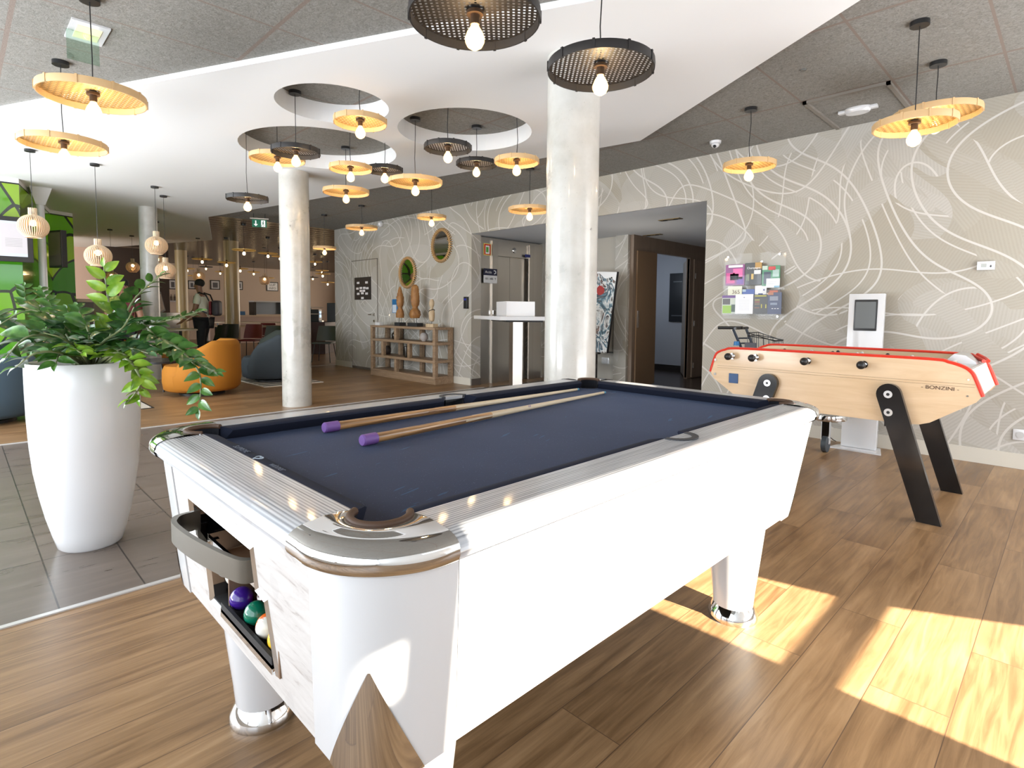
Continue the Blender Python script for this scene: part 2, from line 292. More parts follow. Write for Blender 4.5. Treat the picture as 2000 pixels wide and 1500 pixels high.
# ------------------------------------------------------------------ geometry helpers
def tag(o, label=None, cat=None, group=None, kind=None):
    if label: o['label'] = label
    if cat: o['category'] = cat
    if group: o['group'] = group
    if kind: o['kind'] = kind
    return o
def thing(name, label, cat, loc=(0, 0, 0), rz=0, group=None):
    o = bpy.data.objects.new(name, None); col.objects.link(o); o.location = loc; o.rotation_euler = (0, 0, rz); o.empty_display_size = .1
    return tag(o, label, cat, group)
class MB:
    def __init__(s): s.bm = bmesh.new()
    def xf(s, verts, mat):
        if mat is not None: bmesh.ops.transform(s.bm, matrix=mat, verts=verts)
    def box(s, x0, x1, y0, y1, z0, z1, bev=0, mat=None, seg=2):
        r = bmesh.ops.create_cube(s.bm, size=1)['verts']
        bmesh.ops.scale(s.bm, vec=(x1-x0, y1-y0, z1-z0), verts=r); bmesh.ops.translate(s.bm, vec=((x0+x1)/2, (y0+y1)/2, (z0+z1)/2), verts=r)
        if bev:
            ed = list({e for v in r for e in v.link_edges})
            r = list({v for f in bmesh.ops.bevel(s.bm, geom=ed, offset=bev, segments=seg, affect='EDGES', profile=.6)['faces'] for v in f.verts} | {v for v in r if v.is_valid})
        s.xf(r, mat); return s
    def cyl(s, p0, p1, r0, r1=None, seg=20, caps=True):
        r1 = r0 if r1 is None else r1; p0, p1 = Vector(p0), Vector(p1); d = p1-p0
        if d.length < 1e-6: return s
        r = bmesh.ops.create_cone(s.bm, cap_ends=caps, segments=seg, radius1=max(r0, 1e-4), radius2=max(r1, 1e-4), depth=d.length)['verts']
        q = d.to_track_quat('Z', 'Y').to_matrix().to_4x4(); q.translation = (p0+p1)/2; bmesh.ops.transform(s.bm, matrix=q, verts=r); return s
    def sph(s, c, r, seg=16, sc=(1, 1, 1)):
        v = bmesh.ops.create_uvsphere(s.bm, u_segments=seg, v_segments=max(6, seg*2//3), radius=r)['verts']
        bmesh.ops.scale(s.bm, vec=sc, verts=v); bmesh.ops.translate(s.bm, vec=c, verts=v); return s
    def lathe(s, prof, seg=32, c=(0, 0, 0), sx=1, sy=1, close=False):
        rings = []
        for (r, z) in prof:
            rings.append([s.bm.verts.new((c[0]+r*sx*cos(2*pi*i/seg), c[1]+r*sy*sin(2*pi*i/seg), c[2]+z)) for i in range(seg)])
        for a, b in zip(rings, rings[1:]):
            for i in range(seg): s.bm.faces.new((a[i], a[(i+1) % seg], b[(i+1) % seg], b[i]))
        if close:
            s.bm.faces.new(rings[-1]); s.bm.faces.new(list(reversed(rings[0])))
        return s
    def prism(s, poly, a, b, axis='z'):
        """extrude a 2D polygon; axis z: poly=(x,y); axis y: poly=(x,z); axis x: poly=(y,z)"""
        def P(u, v, w): return {'z': (u, v, w), 'y': (u, w, v), 'x': (w, u, v)}[axis]
        A = [s.bm.verts.new(P(u, v, a)) for u, v in poly]; B = [s.bm.verts.new(P(u, v, b)) for u, v in poly]; n = len(poly)
        s.bm.faces.new(A); s.bm.faces.new(list(reversed(B)))
        for i in range(n): s.bm.faces.new((A[i], B[i], B[(i+1) % n], A[(i+1) % n]))
        return s
    def tube(s, pts, r, seg=8, closed=False, rad=None):
        pts = [Vector(p) for p in pts]; n = len(pts); rings = []; up = None
        for i, p in enumerate(pts):
            t = (pts[(i+1) % n]-pts[i-1]) if closed else (pts[min(i+1, n-1)]-pts[max(i-1, 0)])
            t.normalize()
            if up is None: up = t.orthogonal().normalized()
            else:
                up = (up-t*up.dot(t)); up = up.normalized() if up.length > 1e-5 else t.orthogonal().normalized()
            b = t.cross(up); rr = rad[i] if rad else r
            rings.append([s.bm.verts.new(p+(up*cos(2*pi*k/seg)+b*sin(2*pi*k/seg))*rr) for k in range(seg)])
        m = n if closed else n-1
        for i in range(m):
            a, b_ = rings[i], rings[(i+1) % n]
            for k in range(seg): s.bm.faces.new((a[k], a[(k+1) % seg], b_[(k+1) % seg], b_[k]))
        if not closed: s.bm.faces.new(list(reversed(rings[0]))); s.bm.faces.new(rings[-1])
        return s
    def loft(s, rings, close=True, caps=(True, True)):
        V = [[s.bm.verts.new(p) for p in r] for r in rings]
        for a, b in zip(V, V[1:]):
            n = len(a)
            for i in range(n if close else n-1): s.bm.faces.new((a[i], a[(i+1) % n], b[(i+1) % n], b[i]))
        if close and caps[0]: s.bm.faces.new(list(reversed(V[0])))
        if close and caps[1]: s.bm.faces.new(V[-1])
        return s
    def plate(s, loops, z, up=False):
        """flat face with holes: first loop is the outline"""
        ed = []
        for lp in loops:
            v = [s.bm.verts.new((x, y, z)) for x, y in lp]
            ed += [s.bm.edges.new((v[i], v[(i+1) % len(v)])) for i in range(len(v))]
        bmesh.ops.triangle_fill(s.bm, use_beauty=True, use_dissolve=False, edges=ed, normal=(0, 0, 1 if up else -1)); return s
    def strip(s, loop, z0, z1, closed=True):
        A = [s.bm.verts.new((x, y, z0)) for x, y in loop]; B = [s.bm.verts.new((x, y, z1)) for x, y in loop]; n = len(loop)
        for i in range(n if closed else n-1): s.bm.faces.new((A[i], A[(i+1) % n], B[(i+1) % n], B[i]))
        return s
    def build(s, name, mat, parent=None, smooth=False, angle=40, fix=True):
        me = bpy.data.meshes.new(name)
        if fix: bmesh.ops.recalc_face_normals(s.bm, faces=s.bm.faces)
        s.bm.to_mesh(me); s.bm.free()
        me.materials.append(mat)
        if smooth:
            me.polygons.foreach_set('use_smooth', [True]*len(me.polygons))
            try: me.set_sharp_from_angle(angle=R_(angle))
            except Exception: pass
        o = bpy.data.objects.new(name, me); col.objects.link(o)
        if parent is not None: o.parent = parent
        return o
def text(body, size, loc, rot, mat, parent, name='lettering', ext=.0006, sx=1, font_off=0):
    d = bpy.data.curves.new(name, 'FONT'); d.body = body; d.size = size; d.extrude = ext; d.align_x = 'CENTER'; d.align_y = 'CENTER'; d.materials.append(mat); d.offset = font_off
    tmp = bpy.data.objects.new(name, d); col.objects.link(tmp)
    me = bpy.data.meshes.new_from_object(tmp.evaluated_get(bpy.context.evaluated_depsgraph_get())); bpy.data.objects.remove(tmp); bpy.data.curves.remove(d)
    me.materials.clear(); me.materials.append(mat)
    o = bpy.data.objects.new(name, me); col.objects.link(o); o.location = loc; o.rotation_euler = rot; o.scale = (sx, 1, 1)
    if parent is not None: o.parent = parent
    return o
FRONT = (pi/2, 0, 0)      # faces -y
SIDE = (pi/2, 0, pi/2)    # faces +x
def kids(o): return [c for c in bpy.data.objects if c.parent is o]
def dup(root, loc, rz=0, label=None, group=None, scale=None):
    def cp(o, par):
        c = o.copy(); col.objects.link(c)
        if par is not None: c.parent = par
        for ch in KID[o.name]: cp(ch, c)
        return c
    KID = {}
    def walk(o): KID[o.name] = kids(o); [walk(c) for c in KID[o.name]]
    walk(root); r = cp(root, None); r.location = loc; r.rotation_euler = (0, 0, rz)
    if label: r['label'] = label
    if group: r['group'] = group
    if scale: r.scale = (scale,)*3
    return r
def struct(name, mb, mat, smooth=False): return tag(mb.build(name, mat, None, smooth), kind='structure')
def circ(cx, cy, r, n=48, a0=0, a1=2*pi): return [(cx+r*cos(a0+(a1-a0)*i/n), cy+r*sin(a0+(a1-a0)*i/n)) for i in range(n)]

# ================================================================== THE SETTING
tag(MB().box(-26, -6.83, -2.1, 14, -.06, 0).build('floor', M_planks), kind='structure')
tag(MB().box(-2.9, 1.8, -2.1, 6.2, -.06, 0).build('floor', M_planks), kind='structure')
tag(MB().box(-6.83, -2.9, -2.1, 6.2, -.06, 0).build('floor', M_tile), kind='structure')
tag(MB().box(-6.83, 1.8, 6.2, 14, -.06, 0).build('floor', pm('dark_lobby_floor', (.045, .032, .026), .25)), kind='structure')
M_trim = pm('metal_floor_strip', (.62, .61, .60), .35, .4)
struct('trim_1', MB().box(-2.912, -2.885, -2.1, 6.14, 0, .006), M_trim); struct('trim_2', MB().box(-6.845, -6.815, -2.1, 6.14, 0, .006), M_trim)
struct('trim_3', MB().box(-11.95, -11.92, 3.6, 9, 0, .006), M_trim)
slab_out = [(-12.2, -2.1), (-.449, 3.36), (-3.25, 5.05), (-3.71, 4.97), (-8.79, 4.11), (-11.82, 3.53), (-15.68, 4.76), (-17.34, 4.16), (-20.16, 3.16), (-25.2, 1.4), (-25.2, -2.1)]
holes = [(-4.598, 2.381, .468), (-5.98, 2.94, .82), (-4.323, 3.625, .65)]
struct('ceiling', MB().plate([[(-11.82, 3.535), (-11.82, 14), (1.8, 14), (1.8, -2.2), (-12.0, -2.2), (-12.2, -2.1), (-.449, 3.36), (-3.25, 5.05), (-3.71, 4.97), (-8.79, 4.11)]], 3.04), M_dceil)
M_dpan = pm('dark_gloss_ceiling_panels', (.03, .022, .016), .26, spec=.35); k = NT(M_dpan); p = k.xyz(k.geo())
gx_ = k.math('LESS_THAN', k.math('FRACT', k.math('ADD', k.math('MULTIPLY', p[0], 3.1), 100)), .10); k.l(k.mix(gx_, (.03, .022, .016), (.08, .06, .045)), k.b.inputs['Base Color'])
k.bump(k.math('SINE', k.math('MULTIPLY', p[0], 19.5)), .3, .01)
struct('ceiling', MB().plate([[(-26, 14), (-11.82, 14), (-11.82, 3.53), (-15.68, 4.76), (-17.34, 4.16), (-20.16, 3.16), (-25.2, 1.4), (-26, 1.4)]], 3.04), M_dpan)
struct('ceiling', MB().plate([[(-26, -2.2), (1.8, -2.2), (1.8, 6), (-26, 6)]], 3.17), M_dceil)
mb = MB().plate([slab_out]+[circ(*h) for h in holes], 3.0)
mb.strip(slab_out, 3.0, 3.045)
for h in holes: mb.strip(circ(*h), 3.0, 3.17)
struct('ceiling', mb, M_white)
wp = [(-11.87, 0), (-7.155, 0), (-7.155, 2.527), (-3.053, 2.527), (-3.053, 0), (1.7, 0), (1.7, 3.2), (-11.87, 3.2)]
struct('wall_front', MB().prism(wp, 6.142, 6.35, 'y'), M_paper)
struct('baseboard_front', MB().box(-11.86, -11.12, 6.128, 6.142, 0, .12), M_base); struct('baseboard_front', MB().box(-10.07, -7.157, 6.128, 6.142, 0, .12), M_base)
struct('baseboard_front', MB().box(-3.05, 1.6, 6.128, 6.142, 0, .125), M_base)
# flush papered door, its shadow gap drawn as dark strips
d = struct('door_1', MB().box(-11.10, -10.08, 6.133, 6.142, .05, 2.29), M_paper)
M_gap = pm('shadow_gap', (.12, .10, .08), .9)
MB().box(-11.12, -10.06, 6.1385, 6.1415, 2.29, 2.305).box(-11.12, -11.105, 6.1385, 6.1415, 0, 2.3).box(-10.075, -10.06, 6.1385, 6.1415, 0, 2.3).box(-11.1, -10.08, 6.137, 6.1415, 0, .05).build('gap_strip', M_gap, d)
mb = MB().cyl((-10.2, 6.133, 1.16), (-10.2, 6.08, 1.16), .012).tube([(-10.2, 6.08, 1.16), (-10.3, 6.08, 1.16), (-10.35, 6.085, 1.16)], .011).cyl((-10.2, 6.133, 1.16), (-10.2, 6.127, 1.16), .028).cyl((-10.2, 6.133, 1.03), (-10.2, 6.127, 1.03), .028)
mb.build('door_handle', M_steel, d, True)
# lobby behind the opening
M_lceil = pm('lobby_ceiling_paint', (.62, .64, .67), .8)
struct('ceiling', MB().plate([[(-7.3, 6.144), (-3.054, 6.144), (-3.054, 10.7), (-7.3, 10.7)]], 2.5235), M_lceil)
struct('wall_left', MB().box(-7.5, -7.27, 6.35, 8.2, 0, 2.6), M_paper)
struct('wall_left', MB().box(-7.27, -7.155, 7.90, 7.98, 0, 2.6), M_paper)
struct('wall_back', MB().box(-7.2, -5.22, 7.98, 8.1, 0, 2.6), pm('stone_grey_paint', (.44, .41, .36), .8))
struct('wall_back', MB().box(-5.52, -5.27, 7.90, 7.98, 0, 2.53), M_paper)
struct('baseboard_back', MB().box(-7.15, -5.22, 7.965, 7.98, 0, .10), pm('dark_skirting', (.10, .085, .075), .4))
struct('baseboard_left', MB().box(-7.155, -7.14, 6.145, 6.35, 0, .11), pm('dark_skirting', (.10, .085, .075), .4))
mb = MB().box(-5.27, -5.2, 7.96, 8.62, 0, 2.55).box(-5.27, -5.2, 8.62, 9.86, 2.28, 2.55).box(-5.27, -5.2, 9.86, 10.6, 0, 2.55)
struct('wall_right', mb, M_doorw)
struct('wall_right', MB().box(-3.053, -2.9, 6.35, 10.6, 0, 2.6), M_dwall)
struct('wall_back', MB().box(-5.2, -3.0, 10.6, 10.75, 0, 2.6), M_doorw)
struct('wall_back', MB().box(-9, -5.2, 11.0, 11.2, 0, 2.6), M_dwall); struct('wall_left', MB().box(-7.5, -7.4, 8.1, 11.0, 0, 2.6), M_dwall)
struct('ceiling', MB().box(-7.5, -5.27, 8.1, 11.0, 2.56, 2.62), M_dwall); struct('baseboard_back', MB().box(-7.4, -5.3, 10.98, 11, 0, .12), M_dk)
light('corridor_fill', 'POINT', (-6.3, 9.6, 1.9), 14, (.75, .85, 1), radius=.1)  # point lamps added in mid-air to brighten lobby and back room
light('corridor_fill', 'POINT', (-4.6, 7.2, 1.5), 10, (1, .92, .8), radius=.3)
d = struct('door_2', MB().box(-5.195, -5.17, 8.04, 8.64, .02, 2.27), pm('orange_oak_door', (.20, .125, .07), .4))
MB().box(-5.168, -5.160, 8.06, 8.10, 1.0, 1.28).build('door_handle', M_chrome, d)
d = struct('door_3', MB().prism([(-5.25, 9.86), (-5.21, 9.86), (-5.75, 10.72), (-5.79, 10.70)], .02, 2.26), pm('grey_oak_door', (.26, .22, .18), .4))
d = struct('door_4', MB().box(-5.195, -5.165, 9.98, 10.55, .02, 2.26), M_doorw)
MB().box(-5.165, -5.155, 10.0, 10.03, 1.9, 2.0).box(-5.165, -5.155, 10.0, 10.03, 1.0, 1.1).box(-5.165, -5.155, 10.0, 10.03, .2, .3).build('hinge', M_chrome, d)
# rest of the shell
struct('wall_far', MB().box(-25.5, -25.35, -2.1, 14, 0, 3.2), M_cream); struct('wall_far_right', MB().box(-25.5, -7.5, 13.2, 13.35, 0, 3.2), M_cream)
struct('wall_right_return', MB().box(-11.87, -11.7, 6.35, 13.3, 0, 3.2), M_cream)
struct('wall_bar', MB().box(-20.6, -20.4, -2.1, 3.02, 0, 3.0), pm('rose_tinted_wall', (.62, .44, .36), .8))  # white wall, the orange tint of the lamps put into its colour
# glazed rear facade (outside the picture): sill, mullions and head around tall openings
mb = MB().box(-26, 1.8, -2.25, -2.1, 0, .35).box(-26, 1.8, -2.25, -2.1, 2.85, 3.2)
for i in range(12): mb.box(-25.9+i*2.5, -25.75+i*2.5, -2.25, -2.1, .35, 2.85)
struct('wall_rear', mb, M_white)
W = [(-2.25, 0), (6.35, 0), (6.35, 3.2), (-2.25, 3.2)]  # unseen right wall, openings cut to shape the sun patches
low = [(2.05, .35), (3.72, .35), (2.80, 1.554), (2.05, 1.554)]
high = [(.60, 2.0), (2.05, 2.0), (2.05, 1.61), (2.76, 1.61), (2.44, 2.59), (.60, 2.59)]
slot = [(.442, 2.27), (.490, 2.27), (.490, 2.43), (.442, 2.43)]
me = MB().plate([W, low, high, slot], 0)
for v in me.bm.verts: v.co = Vector((1.6, v.co.x, v.co.y))
g = bmesh.ops.extrude_face_region(me.bm, geom=me.bm.faces[:]); bmesh.ops.translate(me.bm, vec=(.12, 0, 0), verts=[v for v in g['geom'] if isinstance(v, bmesh.types.BMVert)])
struct('wall_right_sun_mask', me, M_white)

# ================================================================== POOL TABLE
X0, X1, Y0, Y1, ZT = -1.975, -.69, .378, 2.515, .89
YM = (Y0+Y1)/2
pt = thing('pool_table', 'white pool table with navy cloth, ribbed grey rails and chrome corner caps', 'pool table', ((X0+X1)/2, YM, 0))
def T(o):  # parent keeping world placement (world-coordinate meshes under the table's empty)
    o.parent = pt; o.matrix_parent_inverse = pt.matrix_basis.inverted(); return o
def KP(o, p):
    o.parent = p; o.matrix_parent_inverse = Matrix(); return o
CR = .175
ix0, ix1, iy0, iy1 = X0+.128, X1-.123, Y0+.112, Y1-.112          # inner edge of wooden rail
PR = .047
pockets = [(ix1-.036, iy0+.030), (ix0+.036, iy0+.030), (ix1-.036, iy1-.030), (ix0+.036, iy1-.030), (ix1-.004, YM+.045), (ix0+.004, YM+.045)]
# slate bed with pocket bites
def bed_loop():
    L = []
    r = PR
    def corner(c, a0):  # going round, arc on the table side of the pocket
        return [(c[0]+r*cos(a), c[1]+r*sin(a)) for a in [R_(a0-i*180/10) for i in range(11)]]
    x0, x1, y0, y1 = ix0+.0, ix1-.0, iy0+.0, iy1-.0
    L += [(pockets[0][0]-.06, y0)]+corner(pockets[0], 225)[0:0]
    L += [(pockets[0][0]+r*cos(R_(a)), pockets[0][1]+r*sin(R_(a))) for a in range(215, 54, -16)]
    L += [(x1, pockets[4][1]-r)]+[(pockets[4][0]+r*cos(R_(a)), pockets[4][1]+r*sin(R_(a))) for a in range(270, 89, -18)]+[(x1, pockets[4][1]+r)]
    L += [(pockets[2][0]+r*cos(R_(a)), pockets[2][1]+r*sin(R_(a))) for a in range(305, 144, -16)]
    L += [(pockets[3][0]+r*cos(R_(a)), pockets[3][1]+r*sin(R_(a))) for a in range(35, -126, -16)]
    L += [(pockets[5][0]+r*cos(R_(a)), pockets[5][1]+r*sin(R_(a))) for a in range(90, -91, -18)]
    L += [(pockets[1][0]+r*cos(R_(a)), pockets[1][1]+r*sin(R_(a))) for a in range(125, -36, -16)]
    return L
bl = bed_loop()
mb = MB().plate([bl], .852, up=True); mb.strip(bl, .78, .852)
T(mb.build('bed', M_cloth))
# rails: swept wooden sections between the caps
def prof(n=8):   # (distance inwards from the outer face, z)
    P = [(.128, ZT-.012), (.128, ZT), (.045, ZT-.001)]
    P += [(.045-.045*sin(a), ZT-.001-.022*(1-cos(a))) for a in [pi/2*i/n for i in range(1, n+1)]]
    P += [(-.003, ZT-.030), (.002, ZT-.036), (.004, ZT-.044), (.014, ZT-.050), (.05, ZT-.050)]
    return P
PF = prof()
def rail(axis, side, a, b, mat, name='rail'):
    rings = []
    for t in (a, b):
        ring = []
        for d, z in PF:
            if axis == 'y': ring.append(((X1-d) if side > 0 else (X0+d), t, z))
            else: ring.append((t, (Y1-d) if side > 0 else (Y0+d), z))
        rings.append(ring)
    o = MB().loft(rings, True).build(name, mat, None, True, 30); return T(o)
ex, ey = .215, .19   # cap extents along x and y
for side in (1, -1): rail('y', side, Y0+ey, Y1-ey, M_ry)
for side in (1, -1): rail('x', side, X0+ex, X1-ex, M_rx)
# chrome corner caps: between the rounded outer corner and the U of the pocket
def cap(sx, sy, pk):
    cx, cy = (X1 if sx > 0 else X0), (Y1 if sy > 0 else Y0)
    n = 44; rings = []
    outer = []
    for i in range(n+1):
        t = i/n
        # outer path: straight, arc, straight
        la, lb = ex-CR, ey-CR; arc = CR*pi/2; tot = la+arc+lb; s = t*tot
        if s < la: p = (ex-s, 0.0); nn = (0, 1)
        elif s < la+arc:
            a = (s-la)/CR; p = (CR-CR*sin(a), CR-CR*cos(a)); nn = (sin(a), cos(a))
        else: p = (0.0, CR+(s-la-arc)); nn = (1, 0)
        outer.append((p, nn))
    for i, (p, nn) in enumerate(outer):
        t = i/n; ang = pi+pi/2*0
        # inner path: around the pocket mouth from one rail end to the other
        px, py = abs(pk[0]-cx), abs(pk[1]-cy)
        a = R_(45+118*(1-2*t)) ; r = PR+.012
        # direction pointing to the outer corner is (-,-) in local inset coords
        ux, uy = -cos(a-R_(0)), -sin(a-R_(0))
        q = (px-r*cos(R_(45)+R_(112)*(1-2*t)), py-r*sin(R_(45)+R_(112)*(1-2*t)))
        if t < .16: f_ = 1-t/.16; q = (q[0]*(1-f_)+ex*f_, q[1]*(1-f_)+.112*f_)
        if t > .84: f_ = (t-.84)/.16; q = (q[0]*(1-f_)+.123*f_, q[1]*(1-f_)+ey*f_)
        ring = []
        def W_(u, v, z): return (cx-sx*u, cy-sy*v, z)
        q = (min(q[0], ex), min(q[1], ey))
        ring.append(W_(q[0], q[1], ZT-.02)); ring.append(W_(q[0], q[1], ZT+.0015))
        m = .045
        e = (p[0]+nn[0]*m, p[1]+nn[1]*m)
        for f in (.25, .5, .75): ring.append(W_(q[0]+(e[0]-q[0])*f, q[1]+(e[1]-q[1])*f, ZT+.004))
        ring.append(W_(e[0], e[1], ZT+.001))
        for k in range(1, 9):
            a2 = pi/2*k/8; d_ = m-(m+.003)*sin(a2); ring.append(W_(p[0]+nn[0]*d_, p[1]+nn[1]*d_, ZT+.001-.024*(1-cos(a2))))
        for d_, z in ((-.004, ZT-.034), (0, ZT-.044), (.012, ZT-.053), (.05, ZT-.053)): ring.append(W_(p[0]+nn[0]*d_, p[1]+nn[1]*d_, z))
        rings.append(ring)
    mb = MB().loft(rings, False)
    o = mb.build('corner_cap', M_chrome, None, True, 50); return T(o)
for (sx, sy, pk) in ((1, -1, pockets[0]), (-1, -1, pockets[1]), (1, 1, pockets[2]), (-1, 1, pockets[3])): cap(sx, sy, pk)
# pocket liners and leather rims
M_void = pm('pocket_black', (.006, .007, .012), .9)
dirs = [(1, -1), (-1, -1), (1, 1), (-1, 1), (1, 0), (-1, 0)]
for pk, dv in zip(pockets, dirs):
    a0 = math.atan2(dv[1], dv[0]); span = R_(108 if dv[1] else 88)
    arc = [(pk[0]+PR*cos(a0-span+2*span*i/20), pk[1]+PR*sin(a0-span+2*span*i/20)) for i in range(21)]
    mb = MB().strip(circ(pk[0], pk[1], PR-.001, 28), .73, .80).strip(arc, .78, ZT-.002, False); mb.plate([circ(pk[0], pk[1], PR, 28)], .74, up=True)
    T(mb.build('pocket', M_void, None, True))
    if dv[1]:
        rim = [(pk[0]+(PR+.005)*cos(a0-span+2*span*i/24), pk[1]+(PR+.005)*sin(a0-span+2*span*i/24), ZT+.001) for i in range(25)]
        T(MB().tube(rim, .0075, 10).build('pocket_rim', M_dleather, None, True))
    else:
        oo = [(pk[0]+(PR+.018)*cos(a0-R_(88)+R_(176)*i/24), pk[1]+(PR+.018)*sin(a0-R_(88)+R_(176)*i/24)) for i in range(25)]
        ii = [(pk[0]+PR*cos(a0-R_(88)+R_(176)*i/24), pk[1]+PR*sin(a0-R_(88)+R_(176)*i/24)) for i in range(25)]
        T(MB().prism(oo+ii[::-1], ZT-.01, ZT+.003).build('pocket_rim', pm('grey_pocket_plate', (.05, .05, .055), .6), None, True, 30))
# cushions
def cushion(p0, p1, nrm):
    p0, p1 = Vector(p0), Vector(p1); t = (p1-p0).normalized(); n = Vector(nrm); rings = []
    for s, cut in ((p0, 1), (p1, -1)):
        ring = []
        for d_, z in ((-.004, ZT-.004), (.012, ZT+.001), (.040, ZT-.004), (.046, ZT-.009), (.040, ZT-.018), (.018, ZT-.045), (-.004, ZT-.045)):
            q = s+n*d_+t*cut*max(0, d_)*.75; ring.append((q.x, q.y, z))
        rings.append(ring)
    o = MB().loft(rings, True).build('cushion', M_cush, None, True, 35); T(o)
g = .062
for (xx, nx) in ((ix1, -1), (ix0, 1)):
    ym = pockets[4][1]
    cushion((xx, iy0+.068, 0), (xx, ym-PR-.006, 0), (nx, 0, 0)); cushion((xx, ym+PR+.006, 0), (xx, iy1-.068, 0), (nx, 0, 0))
for (yy, ny) in ((iy0, 1), (iy1, -1)): cushion((ix0+.075, yy, 0), (ix1-.075, yy, 0), (0, ny, 0))
# cabinet: tapered body in panels and corner posts
ZB0, ZB1 = .842, .465
bt = dict(x0=X0+.055, x1=X1-.022, y0=Y0+.028, y1=Y1-.05); TX, TY = .045, .085
def body_pt(z):
    f = (ZB0-z)/(ZB0-ZB1); return bt['x0']+TX*f, bt['x1']-TX*f, bt['y0']+TY*f*.35, bt['y1']-TY*f
def post(sx, sy):
    rings = []
    for k in range(7):
        z = ZB0+(ZB1-ZB0)*k/6; x0, x1, y0, y1 = body_pt(z); r = .115; ring = []
        cx, cy = (x1-r if sx > 0 else x0+r), (y1-r if sy > 0 else y0+r)
        w = .065
        ring.append((cx-sx*w, cy+sy*r, z))
        for i in range(13):
            a = pi/2*i/12; ring.append((cx+sx*r*sin(a), cy+sy*r*cos(a), z))
        ring.append((cx+sx*r, cy-sy*w, z)); ring.append((cx+sx*(r-.03), cy-sy*w, z)); ring.append((cx-sx*w, cy+sy*(r-.03), z))
        rings.append(ring)
    return T(MB().loft(rings, True).build('corner_post', M_gloss, None, True, 35))
posts = [post(sx, sy) for sx in (1, -1) for sy in (-1, 1)]
def quadpanel(name, mat, pts, thick, nrm, hole=None):
    pass
zt, zb = ZB0, ZB1+.005
tx0, tx1, ty0, ty1 = body_pt(zt); bx0, bx1, by0, by1 = body_pt(zb)
pw = .18
for s, (xt, xb) in ((1, (tx1, bx1)), (-1, (tx0, bx0))):
    R0 = [[(xt-s*.003, ty0+pw+.004, zt), (xt-s*.003, ty1-pw-.004, zt), (xt-s*.03, ty1-pw-.004, zt), (xt-s*.03, ty0+pw+.004, zt)],
          [(xb-s*.003, by0+pw+.004, zb), (xb-s*.003, by1-pw-.004, zb), (xb-s*.03, by1-pw-.004, zb), (xb-s*.03, by0+pw+.004, zb)]]
    T(MB().loft(R0, True).build('side_panel', M_gloss if s > 0 else M_ww))
R0 = [[(tx0+pw+.004, ty1-.003, zt), (tx1-pw-.004, ty1-.003, zt), (tx1-pw-.004, ty1-.03, zt), (tx0+pw+.004, ty1-.03, zt)],
      [(bx0+pw+.004, by1-.003, zb), (bx1-pw-.004, by1-.003, zb), (bx1-pw-.004, by1-.03, zb), (bx0+pw+.004, by1-.03, zb)]]
T(MB().loft(R0, True).build('end_panel', M_ww))
# near end panel with the stepped window of the ball return
def yz(z): return body_pt(z)[2]+.003
win = [(-1.59, .765), (-1.165, .762), (-1.16, .675), (-1.115, .668), (-1.093, .520), (-1.495, .520), (-1.498, .668), (-1.59, .685)]
ol = [(tx0+pw+.004, zt), (tx1-pw-.004, zt), (bx1-pw-.004, zb), (bx0+pw+.004, zb)]
mb = MB().plate([ol, win], 0)
for v in mb.bm.verts: v.co = Vector((v.co.x, yz(v.co.y), v.co.y))
g_ = bmesh.ops.extrude_face_region(mb.bm, geom=mb.bm.faces[:]); bmesh.ops.translate(mb.bm, vec=(0, .018, 0), verts=[v for v in g_['geom'] if isinstance(v, bmesh.types.BMVert)])
T(mb.build('end_panel', M_ww))
def inset(poly, d):
    out = []; n = len(poly); cxm = sum(p[0] for p in poly)/n; czm = sum(p[1] for p in poly)/n
    for i in range(n):
        a, b, c = Vector(poly[i-1]), Vector(poly[i]), Vector(poly[(i+1) % n])
        e1, e2 = (b-a).normalized(), (c-b).normalized(); n1, n2 = Vector((e1.y, -e1.x)), Vector((e2.y, -e2.x))
        m = (n1+n2); m = m/max(.3, m.dot(n1)) if m.length > 1e-6 else n1
        out.append(tuple(b+m*d))
    return out
wi = inset(win, .009); wo = inset(win, -.011)
mb = MB()
def PZ(p, dy): return (p[0], yz(p[1])+dy, p[1])
n = len(win)
V0 = [mb.bm.verts.new(PZ(p, .004)) for p in wo]; V1 = [mb.bm.verts.new(PZ(p, -.006)) for p in win]; V2 = [mb.bm.verts.new(PZ(p, .003)) for p in wi]; V3 = [mb.bm.verts.new(PZ(p, .03)) for p in wi]
for A, B in ((V0, V1), (V1, V2), (V2, V3)):
    for i in range(n): mb.bm.faces.new((A[i], A[(i+1) % n], B[(i+1) % n], B[i]))
T(mb.build('window_frame', M_chrome))
# recess: lower ball tray in brown board, black upper slot
M_board = pm('brown_board', (.20, .12, .07), .7)
T(MB().box(-1.60, -1.155, .60, .61, .68, .78).box(-1.60, -1.155, .43, .61, .772, .778).box(-1.606, -1.60, .43, .61, .66, .778).box(-1.158, -1.152, .43, .61, .68, .778).build('coin_recess', M_void))
T(MB().box(-1.50, -1.08, .60, .608, .52, .69).box(-1.083, -1.077, .43, .608, .52, .69).box(-1.412, -1.406, .445, .60, .525, .675).build('ball_return', M_board))
T(MB().box(-1.508, -1.50, .43, .608, .52, .69).build('return_mirror', M_chrome))
T(MB().box(-1.50, -1.08, .435, .605, .520, .532).box(-1.40, -1.10, .424, .432, .532, .556).build('ball_tray', pm('ribbed_black_rubber', (.012, .012, .014), .6)))
T(MB().box(-1.405, -1.10, .424, .430, .520, .540).build('tray_lip', M_chrome))
T(MB().box(-1.50, -1.13, .428, .436, .664, .684).build('divider_bar', M_chrome))
